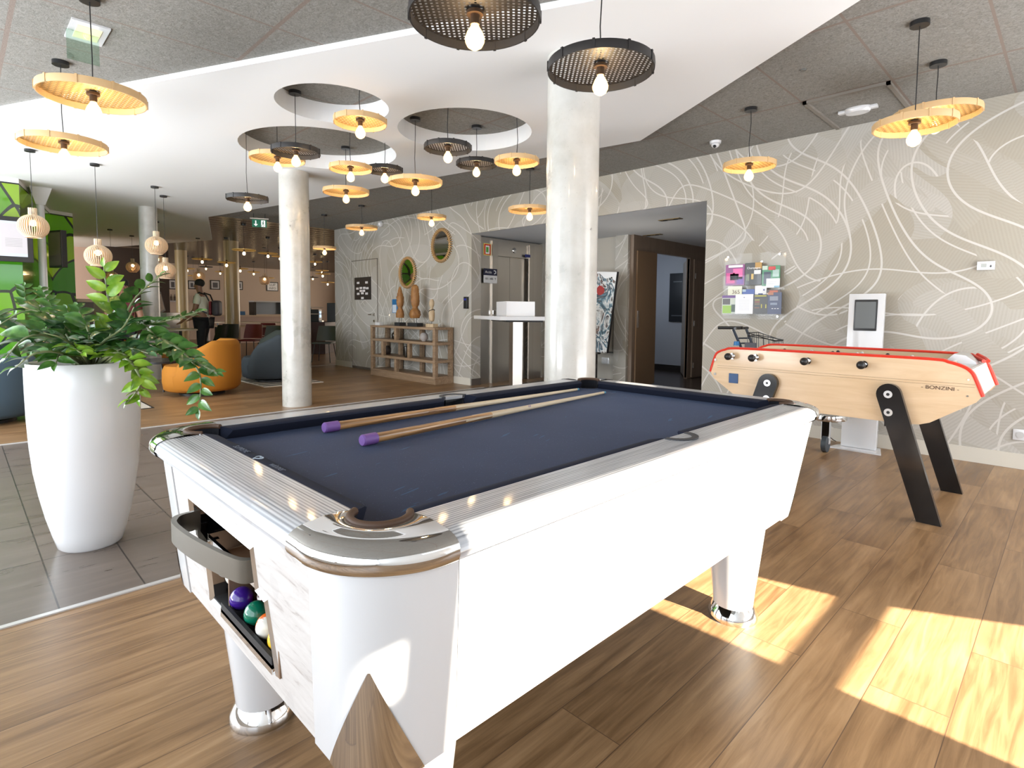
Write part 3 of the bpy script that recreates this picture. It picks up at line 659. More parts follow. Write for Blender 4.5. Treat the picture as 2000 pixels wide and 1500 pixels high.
# bowed coin-box bumper standing proud of the panel
M_bump = pm('worn_bronze_metal', (.17, .155, .13), .38, .7)
def bow(inset_=0):
    L = []
    for (x, y) in [(-1.572+inset_, .43), (-1.568+inset_, .385+inset_*.5), (-1.548+inset_, .362+inset_), (-1.50, .353+inset_), (-1.40, .358+inset_), (-1.30, .372+inset_), (-1.22, .388+inset_), (-1.182-inset_, .402+inset_), (-1.172-inset_, .43)]: L.append((x, y))
    return L
def smooth_path(P, n=6):
    out = []
    for i in range(len(P)-1):
        p0, p1, p2, p3 = P[max(i-1, 0)], P[i], P[i+1], P[min(i+2, len(P)-1)]
        for k in range(n):
            t = k/n
            out.append(tuple(.5*((2*p1[j])+(-p0[j]+p2[j])*t+(2*p0[j]-5*p1[j]+4*p2[j]-p3[j])*t*t+(-p0[j]+3*p1[j]-3*p2[j]+p3[j])*t**3) for j in range(len(p1))))
    out.append(tuple(P[-1])); return out
bo, bi = smooth_path(bow(0)), smooth_path(bow(.011))
T(MB().prism(bo+bi[::-1], .686, .735).build('coin_box_bumper', M_bump, None, True, 30))
# legs and domed chrome feet
for sx in (1, -1):
    for sy in (1, -1):
        lx = (-1.335+.385*sx); ly = (YM+.80*sy) if sy > 0 else .635
        lg = T(MB().lathe([(.118, .48), (.112, .38), (.098, .25), (.083, .12), (.076, .045)], 32, (lx, ly, 0)).build('leg', M_gloss, None, True))
        KP(MB().lathe([(.074, .062), (.082, .050), (.094, .028), (.098, .012), (.096, 0)], 32, (lx, ly, 0)).build('foot', M_chrome, None, True), lg)
# pointed chrome plates wrapped round the corners of the cabinet
def spear(sx, sy):
    mb = MB(); rows = []
    for k in range(15):
        f = k/14; z = .672-(.672-ZB1)*f; x0, x1, y0, y1 = body_pt(z); r = .117
        cx, cy = (x1-.115 if sx > 0 else x0+.115), (y1-.115 if sy > 0 else y0+.115)
        half = .002+.092*f; row = []
        for i in range(13):
            s = (-half+2*half*i/12); a = pi/4*.94+s/r; row.append(mb.bm.verts.new((cx+sx*r*sin(a), cy+sy*r*cos(a), z)))
        rows.append(row)
    for a, b in zip(rows, rows[1:]):
        for i in range(12): mb.bm.faces.new((a[i], a[i+1], b[i+1], b[i]))
    T(mb.build('corner_plate', M_chrome, None, True))
for sx in (1, -1):
    for sy in (1, -1): spear(sx, sy)
# faint print on the near cushion: small heart between two rubbed words
M_print = pm('faded_white_print', (.42, .48, .55), .8)
h = [(.012*16*sin(t)**3/16, .012*(13*cos(t)-5*cos(2*t)-2*cos(3*t)-cos(4*t))/16) for t in [2*pi*i/40 for i in range(40)]]
T(MB().tube([(-1.385+a*1.1, iy0+.022+b, ZT+.001) for a, b in h], .0014, 5, True).build('cushion_print', M_print))
t_ = text('SUPREME', .022, (-1.50, iy0+.022, ZT+.0012), (0, 0, 0), pm('rubbed_print', (.12, .14, .19), .9), None, 'cushion_print', .0002); T(t_)
t_ = text('winner', .026, (-1.27, iy0+.022, ZT+.0012), (0, 0, 0), pm('rubbed_print', (.12, .14, .19), .9), None, 'cushion_print', .0002); T(t_)
T(MB().box(tx0+.05, tx1-.05, ty0+.05, ty1-.05, .838, .843).box(bx0+.02, bx1-.02, by0+.05, by1-.02, ZB1+.006, ZB1+.012).build('cabinet_floor', M_void))

# cues
M_ash = mat_wood('ash_shaft', (.62, .50, .34), (.74, .62, .45), 0, 1, .35, 6); M_zeb = mat_wood('striped_butt', (.10, .045, .02), (.62, .34, .14), 0, 1.6, .3, 26, .3); M_purp = pm('purple_rubber', (.19, .09, .33), .5)
def cue(a, b, label, flip):
    a, b = Vector(a), Vector(b); L = (b-a).length; t = thing('pool_cue', label, 'pool cue', a, group='pool cues on the cloth'); t.rotation_euler = (b-a).to_track_quat('X', 'Z').to_euler()
    MB().cyl((.05, 0, 0), (L*.40, 0, 0), .0145, .0118, 16).build('butt', M_zeb, t, True)
    MB().cyl((L*.40, 0, 0), (L*.985, 0, 0), .0118, .0062, 16).build('shaft', M_ash, t, True)
    MB().cyl((.004, 0, 0), (.05, 0, 0), .0172, .0172, 18).cyl((0, 0, 0), (.004, 0, 0), .0145, .0172, 18).build('rubber_bumper', M_purp, t, True)
    MB().cyl((L*.985, 0, 0), (L*.995, 0, 0), .0064, .0064, 12).build('ferrule', pm('blue_chalk', (.10, .30, .45), .8), t, True)
    mb = MB()
    for s in (-1, 1):
        mb.prism([(L*.30, -.004), (L*.47, 0), (L*.30, .004)], s*.0122-.0002, s*.0122+.0002, 'y')
        mb.prism([(L*.33, -.003), (L*.455, 0), (L*.33, .003)], s*.0122-.0002, s*.0122+.0002, 'z')
    mb.build('splice', M_ash if flip else M_zeb, t); return t
cue((-1.700, .835, .8698), (-1.768, 2.24, .8595), 'pool cue with purple butt cap lying nearer the far cushion, its shaft plain', 0)
c2 = cue((-1.457, .832, .8698), (-1.613, 2.25, .8595), 'pool cue with purple butt cap lying nearer the middle, purple mark on shaft', 1)
text('777', .012, (.80, -.0095, .006), (R_(60), 0, 0), M_purp, c2, 'lettering', .0002)
# balls in the return
def ball(x, y, z, c, label, stripe=None, num=None):
    m = pm('ball_'+label.split()[0], c, .08, coat=.5)
    o = MB().sph((0, 0, 0), .0275, 24).build('pool_ball', m, None, True); o.location = (x, y, z); tag(o, label, 'pool ball', 'pool balls in the ball return')
    if stripe:
        MB().lathe([(.0277*cos(a), .0277*sin(a)) for a in [R_(20+70*i/6) for i in range(7)]], 24).build('stripe', pm('ball_ivory', (.75, .72, .66), .1), o, True).rotation_euler = stripe
    if num:
        k = MB().lathe([(.0001, .0279), (.011, .0256)], 20).build('number_disc', pm('ball_ivory', (.75, .72, .66), .1), o, True); k.rotation_euler = (R_(62), 0, R_(10))
        text(num, .014, (.0045*0+.0045, -.0262, .0140), (R_(62), 0, R_(10)), M_black, o, 'number', .0001)
    return o
ball(-1.372, .462, .562, (.045, .012, .22), 'purple pool ball leftmost behind the window of the ball return')
ball(-1.330, .510, .564, (.30, .01, .03), 'dark red pool ball with white number disc in the ball return', None, '6')
ball(-1.280, .462, .562, (.005, .16, .09), 'green pool ball in the middle of the ball return')
ball(-1.210, .462, .562, (.80, .15, .02), 'orange and white striped pool ball in the ball return', (R_(90), 0, R_(60)))
ball(-1.145, .462, .562, (.85, .50, .03), 'yellow pool ball rightmost in the ball return')
ball(-1.455, .480, .586, (.80, .15, .02), 'orange striped pool ball deep at the left end of the return', (R_(90), 0, R_(20)))
ball(-1.450, .545, .562, (.02, .15, .35), 'blue pool ball deep at the left end of the return')

# ================================================================== COLUMNS
def column(x, y, r, top, label, mat=M_conc):
    o = MB().cyl((0, 0, 0), (0, 0, top), r, r, 48).build('concrete_column', mat, None, True); o.location = (x, y, 0)
    return tag(o, label, 'column', 'round columns')
column(-2.546, 3.112, .182, 3.0, 'thick round concrete column standing just behind the pool table')
column(-7.17, 3.16, .182, 3.0, 'round concrete column in mid room under the lamp cluster')
column(-11.5, 2.47, .140, 3.0, 'round column rising behind the potted plant, yellow tinted')
column(-15.9, 5.28, .185, 3.04, 'far ochre round column behind the mustard armchair', pm('ochre_column', (.50, .38, .20), .35, coat=.4))
column(-19.6, 5.05, .170, 3.04, 'farthest ochre round column, between pictures behind the standing person', pm('ochre_column', (.50, .38, .20), .35, coat=.4))

# ================================================================== PENDANT LAMPS
def make_pendant(kind, R):
    dark = kind == 'D'
    t = thing('pendant_lamp', '', 'pendant lamp')
    # origin at the disc; the cord and canopy are added per copy because each hangs at its own length
    mb = MB().lathe([(.012, .012), (R*.5, .010), (R*.93, .004), (R*.985, 0)], 48)
    mb.build('woven_disc', M_darkw if dark else M_natw, t, True, fix=True)
    rr = [(R-.006, .008), (R+.001, .008), (R+.003, -.012), (R+.001, -.034), (R-.005, -.034), (R-.006, .008)]
    mb = MB().lathe(rr, 56)
    for i in range(10):
        a = 2*pi*i/10+.2; q = Matrix.Rotation(a, 4, 'Z'); mb.box(R-.0075, R+.0055, -.006, .006, -.036, .011, mat=q)
    mb.build('rim', M_darkr if dark else M_natr, t, True, 30)
    MB().cyl((0, 0, -.012), (0, 0, .002), .034, .034, 20).cyl((0, 0, -.050), (0, 0, -.012), .019, .019, 16).build('socket', M_sock, t, True, 30)
    MB().cyl((0, 0, .006), (0, 0, .030), .020, .017, 16).cyl((0, 0, .030), (0, 0, .055), .008, .004, 10).build('strain_relief', M_black, t, True, 30)
    if R > .15:
        g = MB().lathe([(.014, -.046), (.018, -.058), (.031, -.078), (.040, -.102), (.039, -.118), (.030, -.136), (.012, -.148), (.0005, -.149)], 20).build('bulb', M_bulb, t, True)
        mb = MB()
        for i in range(6):
            a = 2*pi*i/6; mb.cyl((.006*cos(a), .006*sin(a), -.062), (.016*cos(a), .016*sin(a), -.125), .0032, .0032, 5)
        mb.sph((0, 0, -.09), .008, 8); mb.build('filament', M_fil, g)
    return t
def make_pendant_far(kind, R):
    t = thing('pendant_lamp', '', 'pendant lamp')
    MB().lathe([(.001, .012), (R*.5, .010), (R-.002, 0), (R, -.02), (R-.006, -.02), (R-.01, -.003), (.001, .004)], 28).build('woven_disc', M_darkr if kind == 'D' else pm('cane_far', (.62, .40, .12), .6), t, True)
    MB().cyl((0, 0, -.05), (0, 0, .05), .02, .02, 10).build('socket', M_sock, t)
    MB().sph((0, 0, -.085), .030, 12, (1, 1, 1.3)).build('bulb', M_fbulb, t, True)
    return t
PROTO = {}
def pendant(x, y, z, R, zc, kind, label, group, far=False, tilt=None):
    key = (kind, round(R, 3), far)
    if key not in PROTO:
        r = (make_pendant_far if far else make_pendant)(kind, R); PROTO[key] = r; r.location = (x, y, z); r['label'] = label; r['group'] = group
    else: r = dup(PROTO[key], (x, y, z), 0, label, group)
    for nme in ('cord', 'canopy'):
        for c in [c for c in kids(r) if c.name.startswith(nme) or c.name.startswith('bulb_glow')]: bpy.data.objects.remove(c)
    sw = random.uniform(-.006, .006)
    MB().tube([(0, 0, .05), (sw, sw, .05+(zc-z-.05)*.3), (-sw, sw*.5, .05+(zc-z-.05)*.7), (0, 0, zc-z-.02)], .0032, 6).build('cord', M_black, r, True)
    MB().cyl((0, 0, zc-z-.028), (0, 0, zc-z), .052, .052, 24).build('canopy', M_black, r, True, 30)
    e = (3.6 if kind == 'N' else 4.0) if not far else 6
    light('bulb_glow', 'POINT', (0, 0, -.085), e, (1, .70, .36), radius=.028, parent=r)
    if tilt: r.rotation_euler = tilt
    return r
G1 = 'large woven pendants near the viewer'; G2 = 'woven pendants hanging from the ceiling recesses'; G3 = 'woven pendants over the back of the room'
B_, S_ = .265, .207
near = [
 (-1.79, 1.55, 2.46, B_, 3.00, 'D', 'big black woven pendant cut by the top edge of the picture'),
 (-1.76, 2.36, 2.49, B_, 3.00, 'D', 'big black woven pendant in front of the thick column top'),
 (-4.12, .63, 2.50, B_, 3.04, 'N', 'big natural cane pendant highest at the left, by the exit luminaire'),
 (-5.325, .627, 2.465, B_, 3.04, 'N', 'natural cane pendant just below and behind the biggest left one'),
 (-.779, 4.267, 2.44, S_+.012, 3.04, 'N', 'natural cane pendant at the right, the front one of the overlapping pair'),
 (-.796, 5.028, 2.69, B_, 3.04, 'N', 'natural cane pendant at the right, the rear one of the overlapping pair'),
 (-2.112, 5.017, 2.56, S_+.01, 3.04, 'N', 'single natural cane pendant in front of the wallpaper by the dome camera')]
for a in near: pendant(*a, G1)
mid = [
 (-4.97, 2.214, 2.665, S_, 3.17, 'D', 'black pendant hanging from the uppermost recess, overlapping a cane one'),
 (-4.144, 2.379, 2.774, S_, 3.17, 'N', 'topmost cane pendant in the cluster, under the uppermost recess'),
 (-5.804, 2.394, 2.79, B_, 3.17, 'N', 'cane pendant directly above the mid room column, behind a black one'),
 (-6.305, 2.273, 2.44, S_, 3.17, 'D', 'black pendant hanging alone left of the mid room column'),
 (-5.235, 2.892, 2.686, S_, 3.17, 'N', 'cane pendant of the cluster, the upper of two in one line'),
 (-6.200, 3.364, 2.664, B_, 3.17, 'N', 'cane pendant of the cluster, the lower of two in one line'),
 (-5.215, 3.275, 2.735, S_-.022, 3.17, 'D', 'small black pendant between two cane ones in the middle of the cluster'),
 (-4.769, 3.349, 2.552, B_, 3.17, 'N', 'large low cane pendant at the centre, under the right recess'),
 (-4.026, 3.176, 2.712, S_, 3.17, 'D', 'upper black pendant under the right recess'),
 (-4.512, 3.937, 2.798, S_, 3.17, 'D', 'lower black pendant under the right recess'),
 (-3.813, 3.83, 2.678, S_, 3.17, 'N', 'cane pendant at the right end of the cluster, beside the thick column'),
 (-6.65, 4.95, 2.61, S_, 3.04, 'N', 'small cane pendant close above the oval mirror'),
 (-4.93, 5.19, 2.54, B_, 3.04, 'N', 'cane pendant half hidden behind the thick column'),
 (-8.748, 5.031, 2.677, B_, 3.04, 'N', 'cane pendant in front of the wall corner with the papered door'),
 (-10.109, 5.028, 2.43, S_, 3.04, 'N', 'cane pendant just right of the mid room column, at the wall end')]
for a in mid: pendant(*a, G2)
far = [(-12.52, 4.42, 2.51, .235, 'N'), (-14.38, 5.65, 2.66, .235, 'N'), (-15.30, 4.97, 2.44, .209, 'N'), (-16.53, 6.84, 2.81, .235, 'N'), (-18.31, 6.34, 2.51, .235, 'N'),
 (-22.0, 8.1, 2.66, .22, 'N'), (-19.17, 7.48, 2.31, .235, 'N'), (-15.86, 4.57, 2.53, .235, 'N'), (-21.56, 5.74, 2.63, .235, 'N'), (-23.4, 5.9, 2.80, .2, 'N'), (-23.0, 6.75, 2.82, .23, 'D'),
 (-22.01, 6.05, 2.42, .235, 'N'), (-24.3, 7.65, 2.75, .2, 'N'), (-17.52, 8.38, 2.81, .235, 'N'), (-19.94, 9.81, 2.72, .235, 'N'), (-17.26, 8.51, 2.42, .235, 'N'), (-22.92, 10.86, 2.63, .235, 'D'), (-19.71, 9.91, 2.28, .235, 'N')]
farlab = ['cane pendant right under the green exit sign, left of the mid room column', 'cane pendant under the exit sign, partly in line with its right end', 'cane pendant in front of the ochre column']
for i, (x, y, z, R, k) in enumerate(far):
    pendant(x, y, z, R, 3.04, k, farlab[i] if i < 3 else 'small lit pendant far back over the dining tables', G3, True)

# slatted globe lamps
def make_globe(R=.145):
    t = thing('globe_pendant', '', 'globe pendant'); mb = MB(); n = 40
    P = []
    for i in range(13):
        a = R_(-58+138*i/12); P.append((R*cos(a), R*sin(a)*.94))
    for k in range(n):
        q = Matrix.Rotation(2*pi*k/n, 4, 'Z'); w = .0042
        outer = P; inner = [(r*.86, z*.86) for r, z in P]
        V = [[mb.bm.verts.new(q @ Vector((r, s*w, z))) for r, z in outer+inner[::-1]] for s in (-1, 1)]
        m = len(V[0]); mb.bm.faces.new(V[0]); mb.bm.faces.new(V[1][::-1])
        for i in range(m): mb.bm.faces.new((V[0][i], V[1][i], V[1][(i+1) % m], V[0][(i+1) % m]))
    mb.lathe([(P[0][0]*.86, P[0][1]), (P[0][0]+.004, P[0][1]), (P[0][0]+.004, P[0][1]-.006), (P[0][0]*.86, P[0][1]-.006), (P[0][0]*.86, P[0][1])], 30)
    mb.build('slatted_shade', M_slat, t)
    mb = MB()
    for k in range(14):
        mb.box(.033, .040, -.005, .005, R*.88, R*1.42, mat=Matrix.Rotation(2*pi*k/14, 4, 'Z'))
    mb.lathe([(.032, R*.86), (.042, R*.86), (.042, R*.92), (.032, R*.92), (.032, R*.86)], 20).build('neck', M_slat, t)
    MB().cyl((0, 0, R*.5), (0, 0, R*1.15), .016, .016, 12).build('socket', M_black, t)
    MB().sph((0, 0, R*.28), .036, 14).build('bulb', M_fbulb, t, True)
    return t
gl = None
globes = [(-8.308, .675, 2.152, 'slatted wooden globe lamp leftmost, in front of the green glass and screen'),
 (-8.537, 1.294, 1.888, 'slatted wooden globe lamp low, behind the topmost plant shoot'),
 (-9.454, 2.126, 2.155, 'slatted wooden globe lamp in front of the yellow tinted column, the higher one'),
 (-10.117, 2.389, 1.839, 'slatted wooden globe lamp right of the yellow tinted column, the lower one'),
 (-16.2, 3.13, 2.24, 'small amber globe lamp far back beside the yellow tinted column'),
 (-15.5, 4.38, 2.05, 'pale globe lamp just above the standing person'),
 (-13.2, 2.98, 2.20, 'amber globe lamp half hidden behind the yellow tinted column'),
 (-16.38, 6.33, 2.07, 'pale globe lamp by the framed print, left of the mid room column'),
 (-15.3, 2.55, 1.93, 'small round globe lamp far back among the plant leaves')]
for i, (x, y, z, lab) in enumerate(globes):
    if gl is None: gl = make_globe(); r = gl; r.location = (x, y, z); r['label'] = lab; r['group'] = 'slatted globe lamps'
    else: r = dup(gl, (x, y, z), 0, lab, 'slatted globe lamps')
    for c in [c for c in kids(r) if c.name.startswith(('cord', 'canopy', 'bulb_glow'))]: bpy.data.objects.remove(c)
    MB().cyl((0, 0, .1), (0, 0, 3.0-z-.02), .003, .003, 6).build('cord', M_black, r); MB().cyl((0, 0, 3.0-z-.025), (0, 0, 3.0-z), .05, .05, 20).build('canopy', M_black, r, True, 30)
    light('bulb_glow', 'POINT', (0, 0, .03), 22 if 'amber' in lab else 6, (1, .42, .12) if 'amber' in lab else (1, .70, .42), radius=.03, parent=r)

# ================================================================== FOOSBALL TABLE
ft = thing('foosball_table', 'beech table football with red edge trim and splayed black legs', 'table football', (-1.17, 4.54, 0))
def F(o): o.parent = ft; o.matrix_parent_inverse = ft.matrix_basis.inverted(); return o
side = [(-1.982, .80), (-1.945, .925), (-1.915, .955), (-1.87, .972), (-1.78, .986), (-1.2, .986), (-.62, .984), (-.53, .972), (-.46, .950), (-.425, .925), (-.405, .89), (-.366, .787), (-.390, .752), (-.60, .605), (-.65, .587), (-.72, .580), (-1.62, .580), (-1.69, .587), (-1.74, .605), (-1.955, .752)]
for y0, y1 in ((4.13, 4.165), (4.915, 4.95)): F(MB().prism(side, y0, y1, 'y').build('side_panel', M_wood1, None, True, 25))
for s in (1, -1):
    X = lambda x: x if s > 0 else -2.346-x
    rg = [[(X(x), y, z) for (x, z) in ((-.425, .935), (-.372, .787), (-.396, .752), (-.45, .75), (-.47, .92))] for y in (4.165, 4.915)]
    F(MB().loft(rg, True).build('end_panel', pm('pale_laminate', (.60, .53, .44), .35)))
    rg = [[(X(x), y, z) for (x, z) in ((-.396, .752), (-.60, .612), (-.65, .60), (-.45, .75))] for y in (4.165, 4.915)]
    F(MB().loft(rg, True).build('bottom_board', M_wood1))
F(MB().box(-1.72, -.62, 4.165, 4.915, .60, .615).build('bottom_board', M_wood1))
F(MB().box(-1.78, -.56, 4.18, 4.90, .868, .874).build('playfield', pm('grey_green_field', (.30, .33, .30), .5)))
F(MB().box(-1.80, -1.78, 4.165, 4.915, .80, .955).box(-.56, -.54, 4.165, 4.915, .80, .955).build('goal_wall', M_wood1))
path = side[0:12]
for yc in (4.1475, 4.9325):
    P3 = smooth_path([(x, z) for x, z in path], 3)
    pr = [(-.021, -.004), (-.023, .004), (-.018, .012), (.018, .012), (.023, .004), (.021, -.004)]
    rings = []
    for i, (x, z) in enumerate(P3):
        a, b = P3[max(i-1, 0)], P3[min(i+1, len(P3)-1)]; t = Vector((b[0]-a[0], b[1]-a[1])).normalized(); nn = Vector((-t.y, t.x))
        rings.append([(x+nn.x*v, yc+u, z+nn.y*v) for u, v in pr])
    F(MB().loft(rings, True).build('edge_trim', M_red, None, True, 40))
# corner ball ramp in aluminium and red pads at the right end
F(MB().loft([[(-.60, y, .955), (-.56, y, .999), (-.50, y, .992), (-.45, y, .955), (-.44, y, .93), (-.60, y, .93)] for y in (4.60, 4.915)], True).build('ball_ramp', M_alu, None, True, 40))
F(MB().box(-.55, -.43, 4.165, 4.915, .925, .94).build('end_tray', M_alu))
F(MB().tube([(-.50, 4.87, .985), (-.45, 4.78, .965), (-.42, 4.72, .955)], .012, 8).tube([(-.47, 4.90, .985), (-.42, 4.82, .965), (-.40, 4.74, .955)], .012, 8).build('red_bumper', M_red, None, True))
# rods: four with black ball handles to the near side, four to the far side
M_ply1, M_ply2 = pm('player_black', (.015, .015, .02), .35), pm('player_white', (.65, .62, .58), .4)
rods = [-1.86+.16*i for i in range(8)]
rods = [-1.815, -1.640, -1.46, -1.290, -1.13, -.955, -.80, -.66]
for i, x in enumerate(rods):
    near_ = i in (0, 1, 3, 5); z = .930
    s = -1 if near_ else 1; ye = 4.13 if near_ else 4.95
    rod = F(MB().cyl((x, 4.13-(.03 if near_ else 0), z), (x, 4.95+(0 if near_ else .03), z), .008, .008, 12).build('rod', M_chrome, None, True))
    b = MB().cyl((x, ye, z), (x, ye+s*.012, z), .026, .024, 20).cyl((x, ye+s*.012, z), (x, ye+s*.05, z), .014, .014, 14)
    KP(b.build('bearing', M_chrome, None, True, 40), rod)
    KP(MB().sph((x, ye+s*.075, z), .0265, 20).build('ball_handle', M_black, None, True), rod)
    n = (1, 2, 3, 5, 5, 3, 2, 1)[i]; mt = M_ply1 if i in (0, 1, 3, 5) else M_ply2
    mb = MB()
    for k in range(n):
        y = 4.54+(k-(n-1)/2)*(.72/(n+.4)); mb.box(x-.009, x+.009, y-.012, y+.012, z-.055, z+.018, .004).sph((x, y, z+.031), .013, 10)
    KP(mb.build('players', mt, None, True, 40), rod)
# legs: slanted planks with round tops and two washers each
def fleg(top, bot, y0, y1, s, near_):
    (xt, zt_), (xb, zb_) = top, bot; w = .066; d = Vector((xb-xt, zb_-zt_)).normalized(); nn = Vector((-d.y, d.x))
    P = [(xt+w*(nn.x*cos(a)-d.x*sin(a)), zt_+w*(nn.y*cos(a)-d.y*sin(a))) for a in [pi*i/12 for i in range(13)]]
    k = abs(w/d.y)
    P += [(xb-k*.86, 0), (xb+k*.86, 0)] if nn.x*1 > 0 and False else []
    L_ = P[:]  # bottom corners on the floor, plank narrowing slightly
    c1 = (P[-1][0]+d.x*((0-P[-1][1])/d.y), 0); c0 = (P[0][0]+d.x*((0-P[0][1])/d.y), 0)
    L_ += [(c1[0]+(.008 if c1[0] < c0[0] else -.008), 0), (c0[0]+(-.008 if c1[0] < c0[0] else .008), 0)]
    lg = F(MB().prism(L_, y0, y1, 'y').build('leg', M_blk, None, True, 30))
    yy = y0 if near_ else y1; sg = -1 if near_ else 1
    for q in ((xt-.002, zt_+.0), (xt+.004*s, zt_-.112)):
        mb = MB().cyl((q[0], yy, q[1]), (q[0], yy+sg*.003, q[1]), .0235, .0235, 24); KP(mb.build('washer', M_alu, None, True, 30), lg)
        KP(MB().cyl((q[0], yy+sg*.003, q[1]), (q[0], yy+sg*.004, q[1]), .0095, .0095, 12).build('bolt_socket', M_black, None), lg)
fleg((-.808, .757), (-.572, 0), 4.09, 4.129, 1, True); fleg((-1.538, .757), (-1.774, 0), 4.09, 4.129, -1, True)
fleg((-.808, .757), (-.572, 0), 4.951, 4.99, 1, False); fleg((-1.538, .757), (-1.774, 0), 4.951, 4.99, -1, False)
F(MB().box(-.83, -.72, 4.13, 4.95, .55, .60).box(-1.62, -1.51, 4.13, 4.95, .55, .60).build('crossbar', M_blk))
F(MB().box(-1.835, -1.765, 4.124, 4.1305, .728, .80, .003).build('coin_slot', pm('blue_slot', (.005, .06, .20), .3)))
for x_, z_, rr_ in ((-1.945, .895, .010), (-1.945, .785, .010), (-.43, .88, .005), (-.43, .785, .005)): F(MB().cyl((x_, 4.13, z_), (x_, 4.126, z_), rr_).build('screw', M_chrome, None, True))
F(MB().box(-1.93, -.40, 4.1288, 4.1302, .8525, .8540).box(-1.93, -.40, 4.1288, 4.1302, .8365, .8380).build('groove_line', pm('brown_line', (.25, .15, .08), .6)))
F(text('- BONZINI -', .030, (-.56, 4.128, .818), FRONT, pm('burnt_brown', (.08, .035, .015), .6), None, 'lettering', .0006, 1.15))

# ================================================================== KIOSK
kt = thing('information_kiosk', 'white upright tablet stand on a flat foot before the wallpaper', 'kiosk', (-1.385, 5.93, 0))
q = Matrix.Translation((0, 0, 0)) @ Matrix.Rotation(R_(-2.5), 4, 'X')
MB().box(-.142, .142, -.03, .03, .012, 1.44, .004, q).build('column_panel', M_gloss, kt, True, 30)
MB().prism([(-.21, -.14), (.21, -.14), (.15, .12), (-.15, .12)], 0, .012, 'z').build('foot', M_gloss, kt)
MB().box(-.092, .092, -.036, -.029, 1.10, 1.385, .006, q).build('bezel', M_black, kt, True, 30)
MB().box(-.080, .080, -.0375, -.036, 1.122, 1.365, 0, q).build('screen', pm('dark_screen', (.07, .07, .062), .12), kt)

# ================================================================== WALL THINGS
def wallthing(name, label, cat, parts, group=None, loc=None):
    """parts: (part name, MB, material)"""
    if len(parts) == 1:
        o = parts[0][1].build(name, parts[0][2]); return tag(o, label, cat, group)
    t = thing(name, label, cat, loc or (0, 0, 0), 0, group)
    for n_, m_, mt in parts:
        o = m_.build(n_, mt, None, True, 30); o.parent = t; o.matrix_parent_inverse = Matrix.Translation(loc or (0, 0, 0)).inverted()
    return t
WY = 6.142
wallthing('thermostat', 'small white thermostat box high on the wallpaper at the right', 'thermostat', [('housing', MB().box(-.628, -.512, WY-.028, WY, 1.628, 1.70, .004), M_gloss), ('display', MB().box(-.60, -.565, WY-.030, WY-.027, 1.65, 1.68), pm('lcd_grey', (.40, .42, .40), .3)), ('button', MB().box(-.545, -.530, WY-.031, WY-.027, 1.655, 1.66).box(-.540, -.535, WY-.031, WY-.027, 1.648, 1.668), M_black)], None, (-.57, WY, 1.66))
wallthing('wall_socket', 'white round power socket low at the right edge of the wall', 'socket', [('plate', MB().box(-.335, -.245, WY-.01, WY, .235, .325, .004), M_gloss), ('insert', MB().cyl((-.29, WY-.014, .28), (-.29, WY-.01, .28), .026, .026, 20), pm('socket_grey', (.5, .5, .5), .4))], None, (-.29, WY, .28))
wallthing('wall_sensor', 'white round detector at the top of the wall by the papered door', 'sensor', [('dome', MB().sph((-9.88, 6.10, 2.96), .055, 16).cyl((-9.88, 6.142, 2.96), (-9.88, 6.10, 2.96), .04), M_gloss)])
wallthing('dome_camera', 'white dome camera on the dark ceiling by the wallpaper', 'camera', [('base', MB().cyl((-2.77, 5.72, 3.04), (-2.77, 5.72, 3.015), .06, .055, 28), M_gloss), ('lens_dome', MB().sph((-2.77, 5.72, 3.005), .042, 18, (1, 1, .8)), M_gloss), ('lens', MB().sph((-2.765, 5.695, 2.985), .018, 12), M_black)], None, (-2.77, 5.72, 3.04))
wallthing('ceiling_heater', 'white oblong fitting under the recessed ceiling panel at the right', 'ceiling fitting', [('body', MB().lathe([(.001, -.04), (.09, -.04), (.105, -.02), (.105, 0)], 28, (-1.45, 5.66, 3.04), 1, .7), M_gloss), ('arm', MB().box(-1.60, -1.30, 5.63, 5.69, 3.015, 3.04, .006), M_gloss)], None, (-1.45, 5.66, 3.04))
wallthing('ceiling_frame', 'raised rectangular frame in the dark ceiling around the white fitting', 'frame', [('frame', MB().box(-1.74, -1.11, 5.165, 5.195, 3.018, 3.04).box(-1.74, -1.71, 5.165, 6.1, 3.018, 3.04).box(-1.14, -1.11, 5.165, 6.1, 3.018, 3.04), pm('brown_grey_frame', (.20, .18, .155), .8))])
wallthing('ceiling_spot', 'tiny dark spot in the ceiling tile between the white slab and pendants', 'spotlight', [('ring', MB().cyl((-1.52, 4.5, 3.04), (-1.52, 4.5, 3.03), .022, .02, 16), pm('spot_grey', (.12, .12, .11), .5))])
# square exit luminaire with a glass blade
el = thing('exit_luminaire', 'square white ceiling luminaire with a hanging clear blade, top left', 'emergency light', (-4.635, .69, 3.04))
MB().prism([(-.165, -.10), (.165, -.10), (.165, .10), (-.165, .10)], -.012, 0, 'z').build('frame', M_gloss, el)
MB().box(-.105, .105, -.065, .065, -.016, -.012).build('diffuser', pm('lit_diffuser', (.4, .4, .3), .3, emit=(1, .9, .5), estr=.5), el)
MB().box(-.006, .006, -.11, .06, -.20, -.016).build('glass_blade', mat_clear('greenish_blade', (.80, .92, .84), .18), el)
MB().sph((-.02, 0, -.022), .02, 10).build('led', pm('warm_led', (1, .8, .2), .5, emit=(1, .75, .1), estr=4), el)

